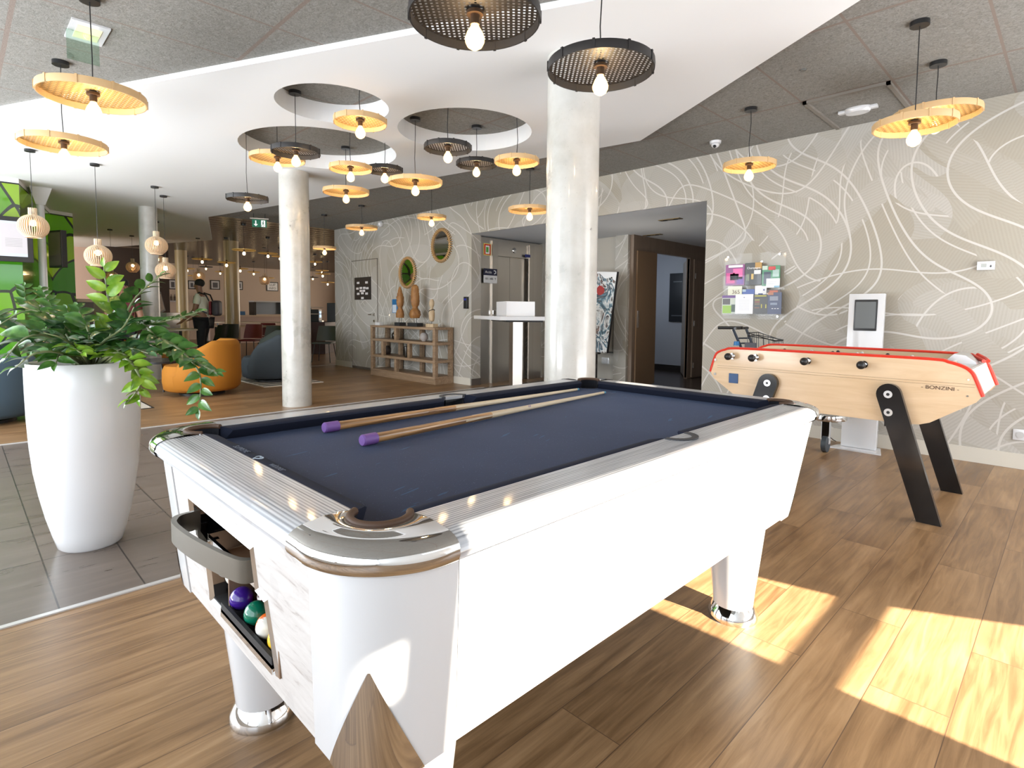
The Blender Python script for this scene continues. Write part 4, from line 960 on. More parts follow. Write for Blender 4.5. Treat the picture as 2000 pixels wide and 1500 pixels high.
# oval rattan mirrors
def mirror(x, z, rx, rz, label):
    t = thing('wall_mirror', label, 'mirror', (x, WY, z), 0, 'oval rattan mirrors')
    mb = MB(); n = 40
    prof_o = [(rx*cos(2*pi*i/n), rz*sin(2*pi*i/n)) for i in range(n)]
    mb.tube([(a*.80, -.022, b*.86) for a, b in prof_o], .014, 8, True); mb.tube([(a*.88, -.030, b*.91) for a, b in prof_o], .010, 8, True)
    for i in range(44):
        a = 2*pi*i/44; mb.tube([(rx*.76*cos(a), -.04, rz*.83*sin(a)), (rx*cos(a), -.02, rz*sin(a)), (rx*.98*cos(a), -.006, rz*.98*sin(a))], .009, 6)
    mb.build('rattan_frame', M_cane, t, True)
    m2 = MB(); m2.prism([(a*.80, b*.86) for a, b in prof_o], -.016, -.002, 'y'); m2.build('mirror_glass', M_mirror, t)
mirror(-8.99, 1.965, .295, .30, 'oval rattan mirror low on the wall above the carved heads'); mirror(-7.95, 2.395, .30, .30, 'oval rattan mirror high on the wall, right of the other one')
# notice board on the door
nb = thing('notice_board', 'black notice board with white tags on the papered door', 'notice board', (-10.63, 6.13, 1.705))
MB().box(-.33, .33, -.012, 0, -.235, .235, .003).build('panel', pm('board_black', (.018, .016, .016), .4), nb)
for (u, v) in ((-.17, .12), (.17, .12), (-.20, 0), (-.06, .01), (.08, .01), (.20, 0), (-.17, -.11), (.0, -.10), (.17, -.11), (-.06, -.05), (.06, -.05), (0, -.2)):
    MB().box(u-.05, u+.05, -.016, -.012, v-.022, v+.022).build('tag', M_gloss, nb)
wallthing('card_reader', 'small black box on the wall edge left of the lift lobby', 'card reader', [('housing', MB().box(-7.31, -7.22, 6.10, 6.142, 1.29, 1.49, .005), M_black), ('blue_light', MB().box(-7.295, -7.235, 6.097, 6.10, 1.43, 1.46), pm('reader_blue', (.02, .03, .3), .3))], None, (-7.26, 6.142, 1.39))
pc = wallthing('wall_poster', 'small blue leaflet on the wall behind the left carved head', 'leaflet', [('sheet', MB().box(-9.53, -9.29, 6.134, 6.14, 1.20, 1.47), pm('leaflet_blue', (.02, .14, .33), .4)), ('picture', MB().box(-9.51, -9.38, 6.131, 6.134, 1.21, 1.36), pm('leaflet_pale', (.55, .62, .70), .4))], None, (-9.4, 6.14, 1.33))

# brochure rack: clear acrylic pockets with single brochures
rk = thing('brochure_rack', 'clear acrylic wall rack holding brochures above the trolley', 'brochure rack', (-2.48, WY, 1.5))
MB().box(-.34, .31, -.006, -.002, -.31, .40).build('back_sheet', M_clear, rk)
MB().box(-.32, .28, -.085, -.082, .02, .16).box(-.32, .28, -.085, -.082, -.27, -.10).box(-.32, .28, -.085, -.002, -.272, -.268).box(-.32, .28, -.085, -.002, .016, .02).build('pocket', M_clear, rk)
for u, v in ((-.30, .37), (.25, .37), (.07, .30), (.25, -.28)): MB().cyl((u, -.012, v), (u, -.002, v), .012).build('stud', M_alu, rk, True, 30)
def brochure(x0, x1, z0, z1, c, y, label, bits=(), words=()):
    t = thing('brochure', label, 'brochure', ((x0+x1)/2, y, z0), 0, 'brochures in the wall rack'); w, h = (x1-x0)/2, z1-z0
    MB().box(-w, w, -.004, .002, 0, h).build('cover', pm('cover_%02d%02d%02d' % tuple(int(99*v) for v in c), c, .3), t)
    for (a0, a1, b0, b1, cc) in bits: MB().box(-w+2*w*a0, -w+2*w*a1, -.0052, -.004, h*b0, h*b1).build('print', pm('ink_%02d%02d%02d' % tuple(int(99*v) for v in cc), cc, .35), t)
    for (s, sz, a, b, cc) in words: text(s, sz, (-w+2*w*a, -.0056, h*b), FRONT, pm('ink_%02d%02d%02d' % tuple(int(99*v) for v in cc), cc, .35), t, 'print', .0003)
    return t
by = 6.075
brochure(-2.775, -2.565, 1.555, 1.780, (.20, .01, .16), by, 'magenta and purple brochure at the top left of the rack', [(.05, .5, .1, .6, (.55, .02, .22)), (.4, .9, .3, .8, (.75, .10, .35)), (.25, .7, .25, .55, (.03, .01, .04)), (.6, .95, .05, .4, (.12, .02, .30)), (.15, .9, .86, .97, (.8, .8, .8))])
brochure(-2.560, -2.385, 1.555, 1.790, (.012, .012, .010), by+.002, 'black champagne brochure at the top middle of the rack', [(.6, 1, .72, 1, (.45, .24, .03)), (.38, .52, .25, .5, (.65, .45, .12)), (.55, .95, .48, .66, (.75, .75, .72)), (.1, .16, .2, .5, (.2, .25, .12)), (.2, .26, .2, .5, (.2, .25, .12))], [('Champagne', .030, .52, .76, (.8, .8, .8))])
brochure(-2.380, -2.200, 1.540, 1.750, (.03, .22, .09), by+.004, 'green brochure with a red badge at the top right of the rack', [(.35, .75, .78, .96, (.55, .02, .02)), (.1, .5, .1, .7, (.015, .03, .06)), (.6, .95, .45, .8, (.35, .5, .45)), (0, .3, .8, 1, (.5, .6, .5))])
brochure(-2.330, -2.195, 1.520, 1.615, (.70, .72, .74), by-.008, 'small white leaflet stuck in front of the green brochure', [(.1, .8, .6, .64, (.4, .4, .42)), (.1, .8, .4, .44, (.4, .4, .42)), (.6, 1, 0, .2, (.15, .35, .5))])
brochure(-2.745, -2.590, 1.33, 1.545, (.66, .66, .50), by+.006, 'cream brochure with brown lettering in the middle row, left', [], [('365', .060, .58, .70, (.12, .05, .02))])
brochure(-2.585, -2.455, 1.33, 1.510, (.01, .06, .30), by+.004, 'dark blue brochure in the middle row', [(0, .3, .85, 1, (.3, .4, .5))])
brochure(-2.450, -2.330, 1.33, 1.545, (.70, .71, .72), by+.006, 'white brochure with a blue ring in the middle row', [(.3, .7, .55, .62, (.02, .05, .2)), (.72, .85, .75, .82, (.05, .05, .2))])
brochure(-2.325, -2.185, 1.33, 1.500, (.05, .02, .015), by+.002, 'dark brochure with an orange food picture in the middle row, right', [(.2, .8, .7, .95, (.5, .12, .05)), (0, .35, .6, .8, (.6, .5, .4))])
brochure(-2.790, -2.640, 1.245, 1.445, (.45, .50, .42), by-.030, 'green and purple leaflet at the bottom left of the rack', [(0, 1, .86, 1, (.10, .02, .20)), (.05, .6, .5, .82, (.06, .05, .05)), (.05, .7, .03, .45, (.25, .45, .03)), (.7, .98, .1, .5, (.03, .06, .04))])
brochure(-2.640, -2.450, 1.245, 1.455, (.74, .75, .78), by-.034, 'plain white sheet with fine text at the bottom of the rack', [(.2, .8, a, a+.012, (.45, .45, .5)) for a in (.2, .28, .36, .44, .52, .60, .68)]+[(.47, .53, .82, .86, (.1, .1, .2))])
brochure(-2.448, -2.300, 1.245, 1.450, (.02, .018, .014), by-.030, 'black brochure with yellow columns at the bottom of the rack', [(.1, .9, .90, .95, (.5, .45, .02)), (.1, .45, .6, .64, (.4, .1, .03)), (.1, .45, .7, .74, (.5, .4, .05)), (.1, .45, .5, .53, (.3, .2, .05)), (.55, .62, .3, .5, (.45, .4, .04)), (.85, .92, .3, .5, (.45, .4, .04)), (.1, .45, .3, .33, (.3, .12, .05))])
brochure(-2.298, -2.160, 1.245, 1.470, (.02, .03, .09), by-.034, 'navy brochure with pale shapes at the bottom right of the rack', [(.15, .75, .62, .82, (.22, .24, .30)), (.2, .7, .42, .52, (.2, .24, .32)), (.3, .42, .24, .27, (.7, .7, .7)), (.5, .62, .24, .27, (.7, .7, .7)), (.7, .82, .24, .27, (.7, .7, .7)), (.0, .4, .88, 1, (.4, .16, .08))])

# trolley with handlebar and wire basket behind the table football
tr = thing('push_trolley', 'black wheeled trolley with handlebar and wire basket behind the table football', 'trolley', (-2.1, 5.62, 0))
def TR(o): o.parent = tr; o.matrix_parent_inverse = Matrix.Translation((-2.1, 5.62, 0)).inverted(); return o
TR(MB().tube([(-2.62, 5.60, 1.10), (-2.50, 5.62, 1.102), (-2.38, 5.64, 1.105)], .016, 10).tube([(-2.40, 5.50, 1.10), (-2.40, 5.80, 1.10)], .014, 10).build('handlebar', M_black, None, True))
TR(MB().tube([(-2.44, 5.55, 1.09), (-2.36, 5.60, .88), (-2.22, 5.70, .40)], .013, 8).tube([(-2.38, 5.72, 1.09), (-2.30, 5.75, .88), (-2.16, 5.80, .40)], .013, 8).tube([(-2.40, 5.60, 1.0), (-2.34, 5.75, 1.0)], .008, 6).tube([(-2.38, 5.58, .95), (-2.32, 5.75, .95)], .008, 6).tube([(-2.22, 5.70, .40), (-1.95, 5.70, .34), (-1.6, 5.66, .32)], .014, 8).build('frame', pm('dark_blue_tube', (.02, .03, .05), .35), None, True))
mb = MB()
A = [(-2.30, 5.56, 1.06), (-2.05, 5.60, .985), (-2.04, 5.78, .985), (-2.28, 5.78, 1.06)]; Bq = [(p[0]+.01, p[1], .86) for p in A]; Mq = [(p[0]+.005, p[1], p[2]*.5+.5) for p in A]
for L in (A, Mq, Bq): mb.tube(L, .0045, 6, True)
for i in range(4):
    for k in range(5):
        f = k/5; a = Vector(A[i]).lerp(Vector(A[(i+1) % 4]), f); b = Vector(Bq[i]).lerp(Vector(Bq[(i+1) % 4]), f); mb.cyl(a, b, .003, .003, 5)
TR(mb.build('basket', M_black, None, True))
TR(MB().box(-2.30, -2.19, 5.50, 5.53, .88, .965, .004).build('pad', pm('slate_pad', (.07, .07, .085), .6), None)); TR(MB().cyl((-2.40, 5.55, .93), (-2.40, 5.55, .97), .03, .025, 14).build('knob', pm('bright_blue', (.01, .16, .42), .4), None, True))
TR(MB().lathe([(.13, .29), (.155, .30), (.16, .32), (.155, .345), (.13, .35), (.13, .29)], 32, (-1.56, 5.62, 0)).build('bumper_ring', M_chrome, None, True)); TR(MB().cyl((-1.56, 5.62, .33), (-1.56, 5.62, .34), .13, .13, 24).build('deck', pm('grey_deck', (.25, .25, .25), .4), None))
w = TR(MB().cyl((-1.585, 5.58, .075), (-1.545, 5.58, .075), .075, .075, 24).build('wheel', pm('dark_tyre', (.04, .05, .06), .5), None, True, 30)); KP(MB().box(-1.60, -1.53, 5.56, 5.60, .075, .29, .004).build('fork', M_chrome, None), w)
w = TR(MB().cyl((-2.20, 5.70, .075), (-2.16, 5.70, .075), .075, .075, 24).build('wheel', pm('dark_tyre', (.04, .05, .06), .5), None, True, 30)); KP(MB().box(-2.21, -2.15, 5.68, 5.72, .075, .42, .004).build('fork', M_chrome, None), w)
tag(MB().tube([(-1.66, 5.78, .22), (-1.65, 5.92, .09), (-1.62, 6.02, .03), (-1.62, 6.10, .006)], .004, 6).build('power_cable', M_black, None, True), 'thin black cable running down to the floor beside the kiosk foot', 'cable')

# ================================================================== LIFT LOBBY
lf = thing('elevator', 'steel lift entrance with double doors on the left lobby wall', 'elevator', (-7.18, 7.1, 0))
def LF(o, p=None):
    if p is None: o.parent = lf; o.matrix_parent_inverse = Matrix.Translation((-7.18, 7.1, 0)).inverted()
    else: KP(o, p)
    return o
LF(MB().box(-7.20, -7.165, 6.352, 6.61, 0, 2.5).box(-7.20, -7.165, 7.65, 7.90, 0, 2.5).box(-7.20, -7.165, 6.61, 7.65, 2.44, 2.5).build('steel_surround', M_steel))
M_st2 = pm('light_steel', (.62, .58, .53), .32, 1)
LF(MB().box(-7.165, -7.135, 6.60, 6.735, 0, 2.46).box(-7.165, -7.135, 7.525, 7.645, 0, 2.46).build('door_jamb', M_st2))
LF(MB().box(-7.20, -7.17, 6.735, 7.525, 2.215, 2.46).build('header', M_steel))
for a, b in ((6.735, 7.10), (7.105, 7.525)): LF(MB().box(-7.25, -7.225, a, b, 0, 2.215).build('door_panel', M_steel))
LF(MB().sph((-7.17, 7.16, 2.335), .05, 20, (.5, 1, 1)).build('floor_indicator', M_chrome, None, True)); LF(MB().box(-7.134, -7.125, 7.40, 7.53, 2.235, 2.285).build('blue_plate', pm('plate_blue', (.02, .03, .2), .4)))
LF(MB().box(-7.134, -7.11, 6.60, 6.67, 1.19, 1.27, .006).build('call_button', M_chrome, None))
sg = thing('fire_sign', 'red and green pictogram sign high on the lift surround', 'sign', (-7.160, 6.50, 2.30))
MB().box(-.001, .003, -.085, .085, -.10, .10).build('plate', pm('sign_yellow', (.65, .50, .12), .4), sg); MB().box(.003, .005, -.072, .072, -.087, .087).build('panel', pm('sign_red', (.45, .01, .01), .4), sg)
MB().box(.005, .007, -.045, .045, -.075, .065).build('panel', pm('sign_white', (.7, .7, .68), .4), sg); MB().box(.007, .009, -.035, .02, -.05, .04).build('figure', pm('sign_green', (.08, .3, .05), .4), sg)
sg = thing('access_sign', 'navy and white room sign reading Acces with an arrow by the lift', 'sign', (-7.128, 6.545, 1.86))
MB().box(-.001, .004, -.155, .155, .0, .115).build('header_plate', pm('sign_navy', (.008, .01, .035), .4), sg); MB().box(-.001, .004, -.155, .155, -.13, .0).build('plate', M_gloss, sg)
text('Accès', .062, (.006, -.05, .055), SIDE, M_gloss, sg); text('101 › 405  ↑', .050, (.006, 0, -.058), SIDE, M_black, sg)
MB().tube([(.006, .075, .085), (.006, .115, .08), (.006, .12, .045), (.006, .085, .03)], .009, 6).build('arrow', M_gloss, sg)
# painting on easel, sockets
pa = thing('painting', 'tall black, white and blue abstract canvas on an easel, red spot near top', 'painting', (-5.45, 7.40, 0))
def PA(o, p): o.parent = p; o.matrix_parent_inverse = Matrix.Translation((-5.45, 7.40, 0)).inverted(); return o
pp = [(-6.05, .63), (-5.27, .60), (-5.10, 1.875), (-5.85, 1.92)]
PA(MB().prism(pp, 7.36, 7.395, 'y').build('canvas', mat_paint()), pa)
PA(MB().prism([(-5.275, .60), (-5.265, .60), (-5.095, 1.88), (-5.105, 1.88)], 7.358, 7.40, 'y').build('edge', M_black), pa)
PA(MB().cyl((-5.20, 7.355, 1.79), (-5.20, 7.357, 1.79), .014).cyl((-5.235, 7.355, 1.77), (-5.235, 7.357, 1.77), .012).cyl((-5.21, 7.355, 1.73), (-5.21, 7.357, 1.73), .012).build('dots', M_black), pa)
ea = thing('easel', 'dark wooden easel under the abstract canvas', 'easel', (-5.6, 7.5, 0)); 
def EA(o): o.parent = ea; o.matrix_parent_inverse = Matrix.Translation((-5.6, 7.5, 0)).inverted(); return o
EA(MB().box(-5.62, -5.52, 7.42, 7.46, 0, 1.2, .004).build('leg', M_dk)); EA(MB().box(-6.0, -5.94, 7.42, 7.46, 0, 1.2, .004).build('leg', M_dk)); EA(MB().box(-6.1, -5.46, 7.38, 7.46, .57, .60).build('shelf', M_dk)); EA(MB().box(-6.0, -5.5, 7.41, 7.43, .34, .40).build('crossbar', M_dk))
so = wallthing('wall_socket', 'double power socket low on the lobby wall beside the easel', 'socket', [('plate', MB().box(-5.83+.02, -5.65, 7.968, 7.98, .36, .47, .004), M_gloss), ('insert', MB().cyl((-5.775, 7.964, .415), (-5.775, 7.968, .415), .03).cyl((-5.695, 7.964, .415), (-5.695, 7.968, .415), .03), pm('socket_grey', (.5, .5, .5), .4))], None, (-5.74, 7.98, .41))
wallthing('wall_bracket', 'thin black bracket on the lobby wall above the double socket', 'bracket', [('bar', MB().box(-5.70, -5.53, 7.93, 7.98, .555, .575), M_black)])
wallthing('black_board', 'dark framed board hanging in the room beyond the sliding door', 'board', [('panel', MB().box(-6.24, -5.87, 10.96, 11.0, 1.06, 2.09), pm('menu_black', (.012, .014, .017), .3)), ('lines', MB().box(-6.18, -5.93, 10.957, 10.96, 1.18, 1.20).box(-6.15, -5.95, 10.957, 10.96, 1.9, 1.92), pm('chalk_grey', (.12, .13, .14), .6))], None, (-6.05, 11, 1.5))
for (x, y) in ((-5.0, 8.2), (-4.0, 7.0)):
    wallthing('recessed_downlight', 'twin brass downlight in the lobby ceiling, %s' % ('the farther one behind the column' if x < -4.5 else 'the nearer one at right'), 'downlight', [('trim', MB().box(x-.16, x+.16, y-.05, y+.05, 2.515, 2.527), pm('brass_trim', (.22, .15, .06), .3, .8)), ('lamp', MB().cyl((x-.08, y, 2.512), (x-.08, y, 2.516), .035).cyl((x+.08, y, 2.512), (x+.08, y, 2.516), .035), M_void)], 'lobby downlights', (x, y, 2.527))
# high table with steel column and white box
ht = thing('high_table', 'white high table on a square steel column before the lift', 'high table', (-5.6, 5.6, 0))
MB().prism([(-.84, -.02), (.36, -.62), (.80, -.10), (-.40, .50)], 1.135, 1.185, 'z').build('tabletop', M_gloss, ht)
MB().prism([(-.50, .02), (.30, -.46), (.62, -.08), (-.18, .38)], 1.11, 1.135, 'z').build('under_frame', M_black, ht)
q = Matrix.Rotation(R_(-25), 4, 'Z'); MB().box(-.07+.22, .07+.22, -.07-.05, .07-.05, .01, 1.11, .002, q).build('leg', M_steel, ht); MB().box(-.05, .50, -.30, .22, 0, .012, 0, q).build('foot_plate', M_steel, ht)
bx = MB().box(-.26, .26, -.20, .20, 0, .20, .004, Matrix.Rotation(R_(-28), 4, 'Z')).build('display_box', M_gloss); bx.location = (-5.50, 5.52, 1.185); tag(bx, 'plain white box lying on the high table', 'box')

# ================================================================== CONSOLE SHELF WITH SCULPTURES
cs = thing('console_shelf', 'weathered oak open console shelf with three tiers against the wallpaper', 'shelf', (-8.64, 5.90, 0))
def CS(n_, mb, m=M_wood2): o = mb.build(n_, m, None, True, 30); o.parent = cs; o.matrix_parent_inverse = Matrix.Translation((-8.64, 5.9, 0)).inverted(); return o
XA, XB, YA, YB2 = -9.66, -7.60, 5.72, 6.12
CS('base_frame', MB().box(XA, XB, YA+.01, YB2, 0, .085))
for z in (.085, .36, .665): CS('shelf_board', MB().box(XA, XB, YA, YB2, z, z+.045, .003))
CS('top_board', MB().box(XA, XB, YA, YB2, .925, .965, .003))
for (z0, z1, xs) in ((.13, .36, (XA, -8.84, XB-.07)), (.405, .665, (XA, -9.28, -8.42, XB-.07)), (.71, .925, (XA, -8.84, XB-.07))):
    for x in xs: CS('upright', MB().box(x, x+.07, YA+.005, YA+.07, z0, z1, .003))
    for x in (XA, -9.2, -8.5, XB-.07): CS('upright', MB().box(x, x+.07, YB2-.07, YB2-.005, z0, z1, .003))
def head_statue(x, y, s, lab, mat, tall, w, base=True, crown=0):
    t = thing('carved_bust', lab, 'sculpture', (x, y, .965), 0, 'sculptures on the console')
    if base: MB().box(-.115*s, .115*s, -.07, .07, 0, .065, .003).build('plinth', pm('plinth_black', (.02, .02, .022), .5), t); MB().cyl((-.03, 0, .06), (-.03, 0, .16), .005).cyl((.04, 0, .06), (.04, 0, .16), .005).build('rods', M_black, t)
    n = 20; rings = []
    for k in range(31):
        f = k/30; z = .15+f*tall
        T_ = [(0, 1.0), (.10, 1.12 if not crown else 1.35), (.22, .95 if not crown else 1.15), (.29, .60), (.34, .62), (.40, .86), (.50, .98), (.60, .95), (.66, .98), (.72, .90 if crown else .80), (.86, .86 if crown else .55), (.95, .74 if crown else .30), (1.001, .30 if crown else .06)]
        for (f0, r0), (f1, r1_) in zip(T_, T_[1:]):
            if f0 <= f <= f1: r = w*(r0+(r1_-r0)*(f-f0)/(f1-f0))
        if f > .60: r *= 1+.07*sin(f*(95 if crown else 60))
        ring = []
        for i in range(n):
            a = 2*pi*i/n; rr = r*(1+.05*sin(5*a+f*7)+.03*sin(f*60+a*3))
            if .34 < f < .62 and sin(a) < -.5: rr *= 1+.16*math.exp(-((cos(a))/.25)**2)*(1 if .42 < f < .55 else .2)-.07*math.exp(-((abs(cos(a))-.45)/.2)**2)*(1 if .5 < f < .6 else 0)
            ring.append((rr*cos(a), rr*.85*sin(a), z))
        rings.append(ring)
    MB().loft(rings, True).build('carving', mat, t, True, 60)
    return t
head_statue(-8.90, 5.90, .75, 'orange carved wooden head with a pointed cap on the console, left', M_carv, .58, .078, True, 0)
head_statue(-8.42, 5.90, 1.25, 'brown carved wooden head with a tall ridged crown and collar', M_carv, .60, .088, True, 1)
t = thing('carved_figure', 'small pale carved figure on a light block at the right of the console', 'sculpture', (-7.87, 5.86, .965), 0, 'sculptures on the console')
MB().box(-.11, .11, -.05, .05, 0, .06, .003).build('plinth', M_carv2, t); MB().cyl((0, 0, .06), (0, 0, .12), .005).build('rod', M_black, t)
MB().lathe([(.015, .10), (.04, .11), (.050, .16), (.054, .24), (.042, .30), (.026, .32), (.022, .34), (.036, .36), (.046, .40), (.044, .44), (.026, .48), (.001, .485)], 22).build('figure', M_carv2, t, True)
MB().tube([(.050*cos(a), .050*sin(a), .285+.02*cos(a)) for a in [2*pi*i/16 for i in range(16)]], .006, 6, True).build('necklace', M_black, t, True)
def vase(x, y, z, prof_, mat, lab):
    o = MB().lathe([(r*.70, h) for r, h in prof_], 28).build('vase', mat, None, True); o.location = (x, y, z); tag(o, lab, 'vase', 'vases on the console'); return o
v = vase(-9.05, 5.88, .71, [(.0, 0), (.05, 0), (.08, .03), (.085, .09), (.07, .115), (.035, .13), (.03, .145), (.034, .15)], M_brass, 'squat black vase with gold neck on the top tier')
v = vase(-8.15, 5.90, .71, [(.0, 0), (.05, 0), (.10, .04), (.11, .08), (.09, .125), (.06, .145), (.05, .15)], pm('stone_grey_ceramic', (.40, .36, .34), .6), 'round pale grey vase on the top tier')
v = vase(-8.58, 5.82, .405, [(.0, 0), (.065, 0), (.072, .02), (.072, .17), (.066, .195), (.03, .205), (.028, .23), (.034, .235)], M_brass, 'tall black bottle vase with gold neck on the middle tier')
v = vase(-9.33, 5.90, .405, [(.0, 0), (.06, 0), (.09, .05), (.09, .12), (.05, .17), (.0, .175)], pm('dark_brown_ceramic', (.03, .02, .018), .4), 'dark egg shaped vase half hidden on the middle tier')
wallthing('small_card', 'small white card box on the left end of the console', 'box', [('card', MB().box(-9.58, -9.42, 5.78, 5.86, .965, 1.02, .003), M_gloss)])
wallthing('glass_dish', 'clear glass dish holder beside the blue leaflet on the console', 'dish', [('dish', MB().lathe([(.05, 0), (.10, .22), (.102, .22), (.052, .002), (.05, 0)], 20, (-9.33, 5.95, .965)), M_clear)])

# ================================================================== PLANTER WITH ZZ PLANT
pl = thing('potted_plant', 'tall tapered white planter with a sprawling glossy green plant', 'potted plant', (-3.65, .475, 0))
MB().lathe([(r*.865, z) for r, z in [(.0, 0), (.150, 0), (.164, .012), (.186, .08), (.214, .18), (.240, .30), (.260, .42), (.272, .55), (.279, .70), (.281, .85), (.281, .965), (.277, .972), (.269, .965), (.265, .90), (.265, .86)]], 72).build('pot', M_pot, pl, True)
MB().lathe([(.001, .90), (.12, .905), (.228, .90)], 32).build('soil', pm('dark_soil', (.03, .02, .014), .95), pl)
STEMS = [
([(-3.607,0.514,0.947),(-3.547,0.592,1.148),(-3.573,0.578,1.281),(-3.599,0.568,1.462)],0.070,0.30,'b'),
([(-3.597,0.523,0.947),(-3.463,0.606,1.150),(-3.361,0.650,1.294),(-3.222,0.730,1.408)],0.062,0.35,'g'),
([(-3.588,0.533,0.947),(-3.375,0.623,1.152),(-3.135,0.726,1.187),(-2.956,0.839,1.238)],0.045,0.50,'g'),
([(-3.597,0.523,0.947),(-3.296,0.634,1.179),(-3.090,0.692,1.097),(-2.969,0.735,1.017)],0.072,0.35,'g'),
([(-3.578,0.542,0.947),(-3.181,0.668,1.057),(-2.953,0.753,1.029),(-2.778,0.850,0.957)],0.048,0.45,'g'),
([(-3.598,0.523,0.955),(-3.108,0.675,1.109),(-2.844,0.786,0.975),(-2.775,0.769,0.796)],0.060,0.40,'g'),
([(-3.579,0.542,0.955),(-3.156,0.549,1.039),(-3.034,0.593,0.961),(-3.025,0.592,0.844)],0.060,0.35,'b'),
([(-3.569,0.552,0.955),(-3.079,0.554,1.020),(-2.965,0.588,0.921),(-3.001,0.544,0.828)],0.050,0.50,'b'),
([(-3.635,0.486,0.955),(-3.630,0.366,1.149),(-3.660,0.273,1.238),(-3.712,0.141,1.150)],0.085,0.30,'g'),
([(-3.654,0.467,0.954),(-3.517,0.334,1.103),(-3.473,0.236,1.107),(-3.535,0.165,1.010)],0.085,0.30,'g'),
([(-3.645,0.476,0.955),(-3.351,0.353,1.037),(-3.305,0.257,1.044),(-3.366,0.189,0.978)],0.070,0.30,'g'),
([(-3.673,0.448,0.954),(-3.847,0.431,1.142),(-3.976,0.383,1.252),(-4.085,0.353,1.351)],0.045,0.45,'g'),
([(-3.673,0.448,0.954),(-3.906,0.373,1.142),(-4.065,0.293,1.251),(-4.151,0.288,1.365)],0.045,0.40,'g'),
([(-3.635,0.486,0.955),(-3.508,0.482,1.073),(-3.459,0.468,1.152),(-3.563,0.444,1.253)],0.055,0.30,'g'),
([(-3.616,0.504,0.955),(-3.340,0.510,1.080),(-3.154,0.562,1.159),(-3.063,0.592,1.255)],0.075,0.40,'d'),
([(-3.616,0.504,0.955),(-3.427,0.420,1.054),(-3.291,0.349,1.111),(-3.285,0.286,1.136)],0.065,0.30,'d'),
([(-3.598,0.523,0.955),(-3.242,0.533,1.035),(-3.073,0.564,1.067),(-2.947,0.618,1.048)],0.065,0.30,'d'),
([(-3.626,0.495,0.955),(-3.728,0.547,1.088),(-3.764,0.589,1.170),(-3.769,0.663,1.255)],0.055,0.30,'d'),
([(-3.654,0.467,0.954),(-3.571,0.418,1.072),(-3.612,0.385,1.149),(-3.575,0.351,1.151)],0.065,0.30,'d'),
([(-3.626,0.495,0.955),(-3.345,0.429,1.033),(-3.310,0.396,1.061),(-3.221,0.413,1.041)],0.055,0.30,'b'),
([(-3.588,0.533,0.955),(-3.590,0.683,1.063),(-3.573,0.776,1.116),(-3.491,0.854,1.061)],0.055,0.30,'d'),
([(-3.673,0.448,0.954),(-3.939,0.329,1.031),(-4.108,0.239,1.138),(-4.280,0.145,1.221)],0.070,0.30,'d'),
([(-3.62,0.50,0.95),(-3.50,0.50,1.03),(-3.38,0.52,1.06),(-3.25,0.55,1.02)],0.065,0.25,'g'),
([(-3.62,0.48,0.95),(-3.52,0.42,1.02),(-3.42,0.36,1.04),(-3.34,0.33,0.99)],0.065,0.25,'g'),
([(-3.66,0.46,0.95),(-3.70,0.38,1.03),(-3.72,0.28,1.06),(-3.74,0.20,1.01)],0.065,0.25,'d'),
([(-3.60,0.52,0.95),(-3.50,0.60,1.02),(-3.40,0.66,1.06),(-3.28,0.72,1.03)],0.060,0.25,'g'),
([(-3.64,0.48,0.95),(-3.62,0.45,1.10),(-3.66,0.44,1.18),(-3.72,0.42,1.24)],0.055,0.35,'g')]
def leaf(bm, base, dirv, up, L, w, droop):
    d = dirv.normalized(); side_ = d.cross(up).normalized(); n = side_.cross(d).normalized(); rows = []
    for i in range(7):
        f = i/6; hw = w*(sin(pi*min(1, f*1.02)**.8))**.75 if 0 < f < 1 else w*.06
        c = base+d*(L*f)+n*(-droop*L*f*f+.05*L*sin(pi*f))
        rows.append([bm.verts.new(c-side_*hw+n*hw*.32), bm.verts.new(c-side_*hw*.5+n*hw*.08), bm.verts.new(c), bm.verts.new(c+side_*hw*.5+n*hw*.08), bm.verts.new(c+side_*hw+n*hw*.32)])
    for a, b in zip(rows, rows[1:]):
        for j in range(4): bm.faces.new((a[j], a[j+1], b[j+1], b[j]))
o0 = Vector((-3.65, .475, 0))
for pts, ls, st, kind in STEMS:
    P = [Vector(p)-o0 for p in smooth_path(pts, 8)]; n = len(P)
    stem = MB().tube(P, .005, 7, False, [.0085*(1-.7*i/(n-1)) for i in range(n)]).build('stem', M_stem, pl, True)
    mb = MB(); Ltot = sum((P[i+1]-P[i]).length for i in range(n-1)); s_l = 0; nxt = Ltot*st; k = 0; step = ls*.46
    for i in range(n-1):
        seg = (P[i+1]-P[i]); sl = seg.length
        while nxt <= s_l+sl+1e-9:
            f = (nxt-s_l)/sl; p = P[i]+seg*f; t = seg.normalized(); up = Vector((0, 0, 1)); up = (up-t*up.dot(t)); up = up.normalized() if up.length > .2 else Vector((1, -.2, .2)).normalized()
            sd = t.cross(up).normalized()*(1 if k % 2 else -1); fr = nxt/Ltot
            L = ls*1.62*random.uniform(.85, 1.15)*(1-.35*max(0, fr-.7)/.3)
            dv = sd*random.uniform(.75, 1)+t*random.uniform(.45, .8)+up*random.uniform(.0, .45)+Vector((random.uniform(-.15, .15),)*3)
            leaf(mb.bm, p, dv, (up+Vector((.55, -.35, .1))).normalized(), L, L*.27, random.uniform(.05, .3)); nxt += step*random.uniform(.85, 1.15); k += 1
        s_l += sl
    leaf(mb.bm, P[-1], P[-1]-P[-2], Vector((.3, -.5, .8)).normalized(), ls*.8, ls*.2, .1)
    mb.build('leaves', {'g': M_l1, 'b': M_l2, 'd': M_l3}[kind], stem, True, 80, fix=False)

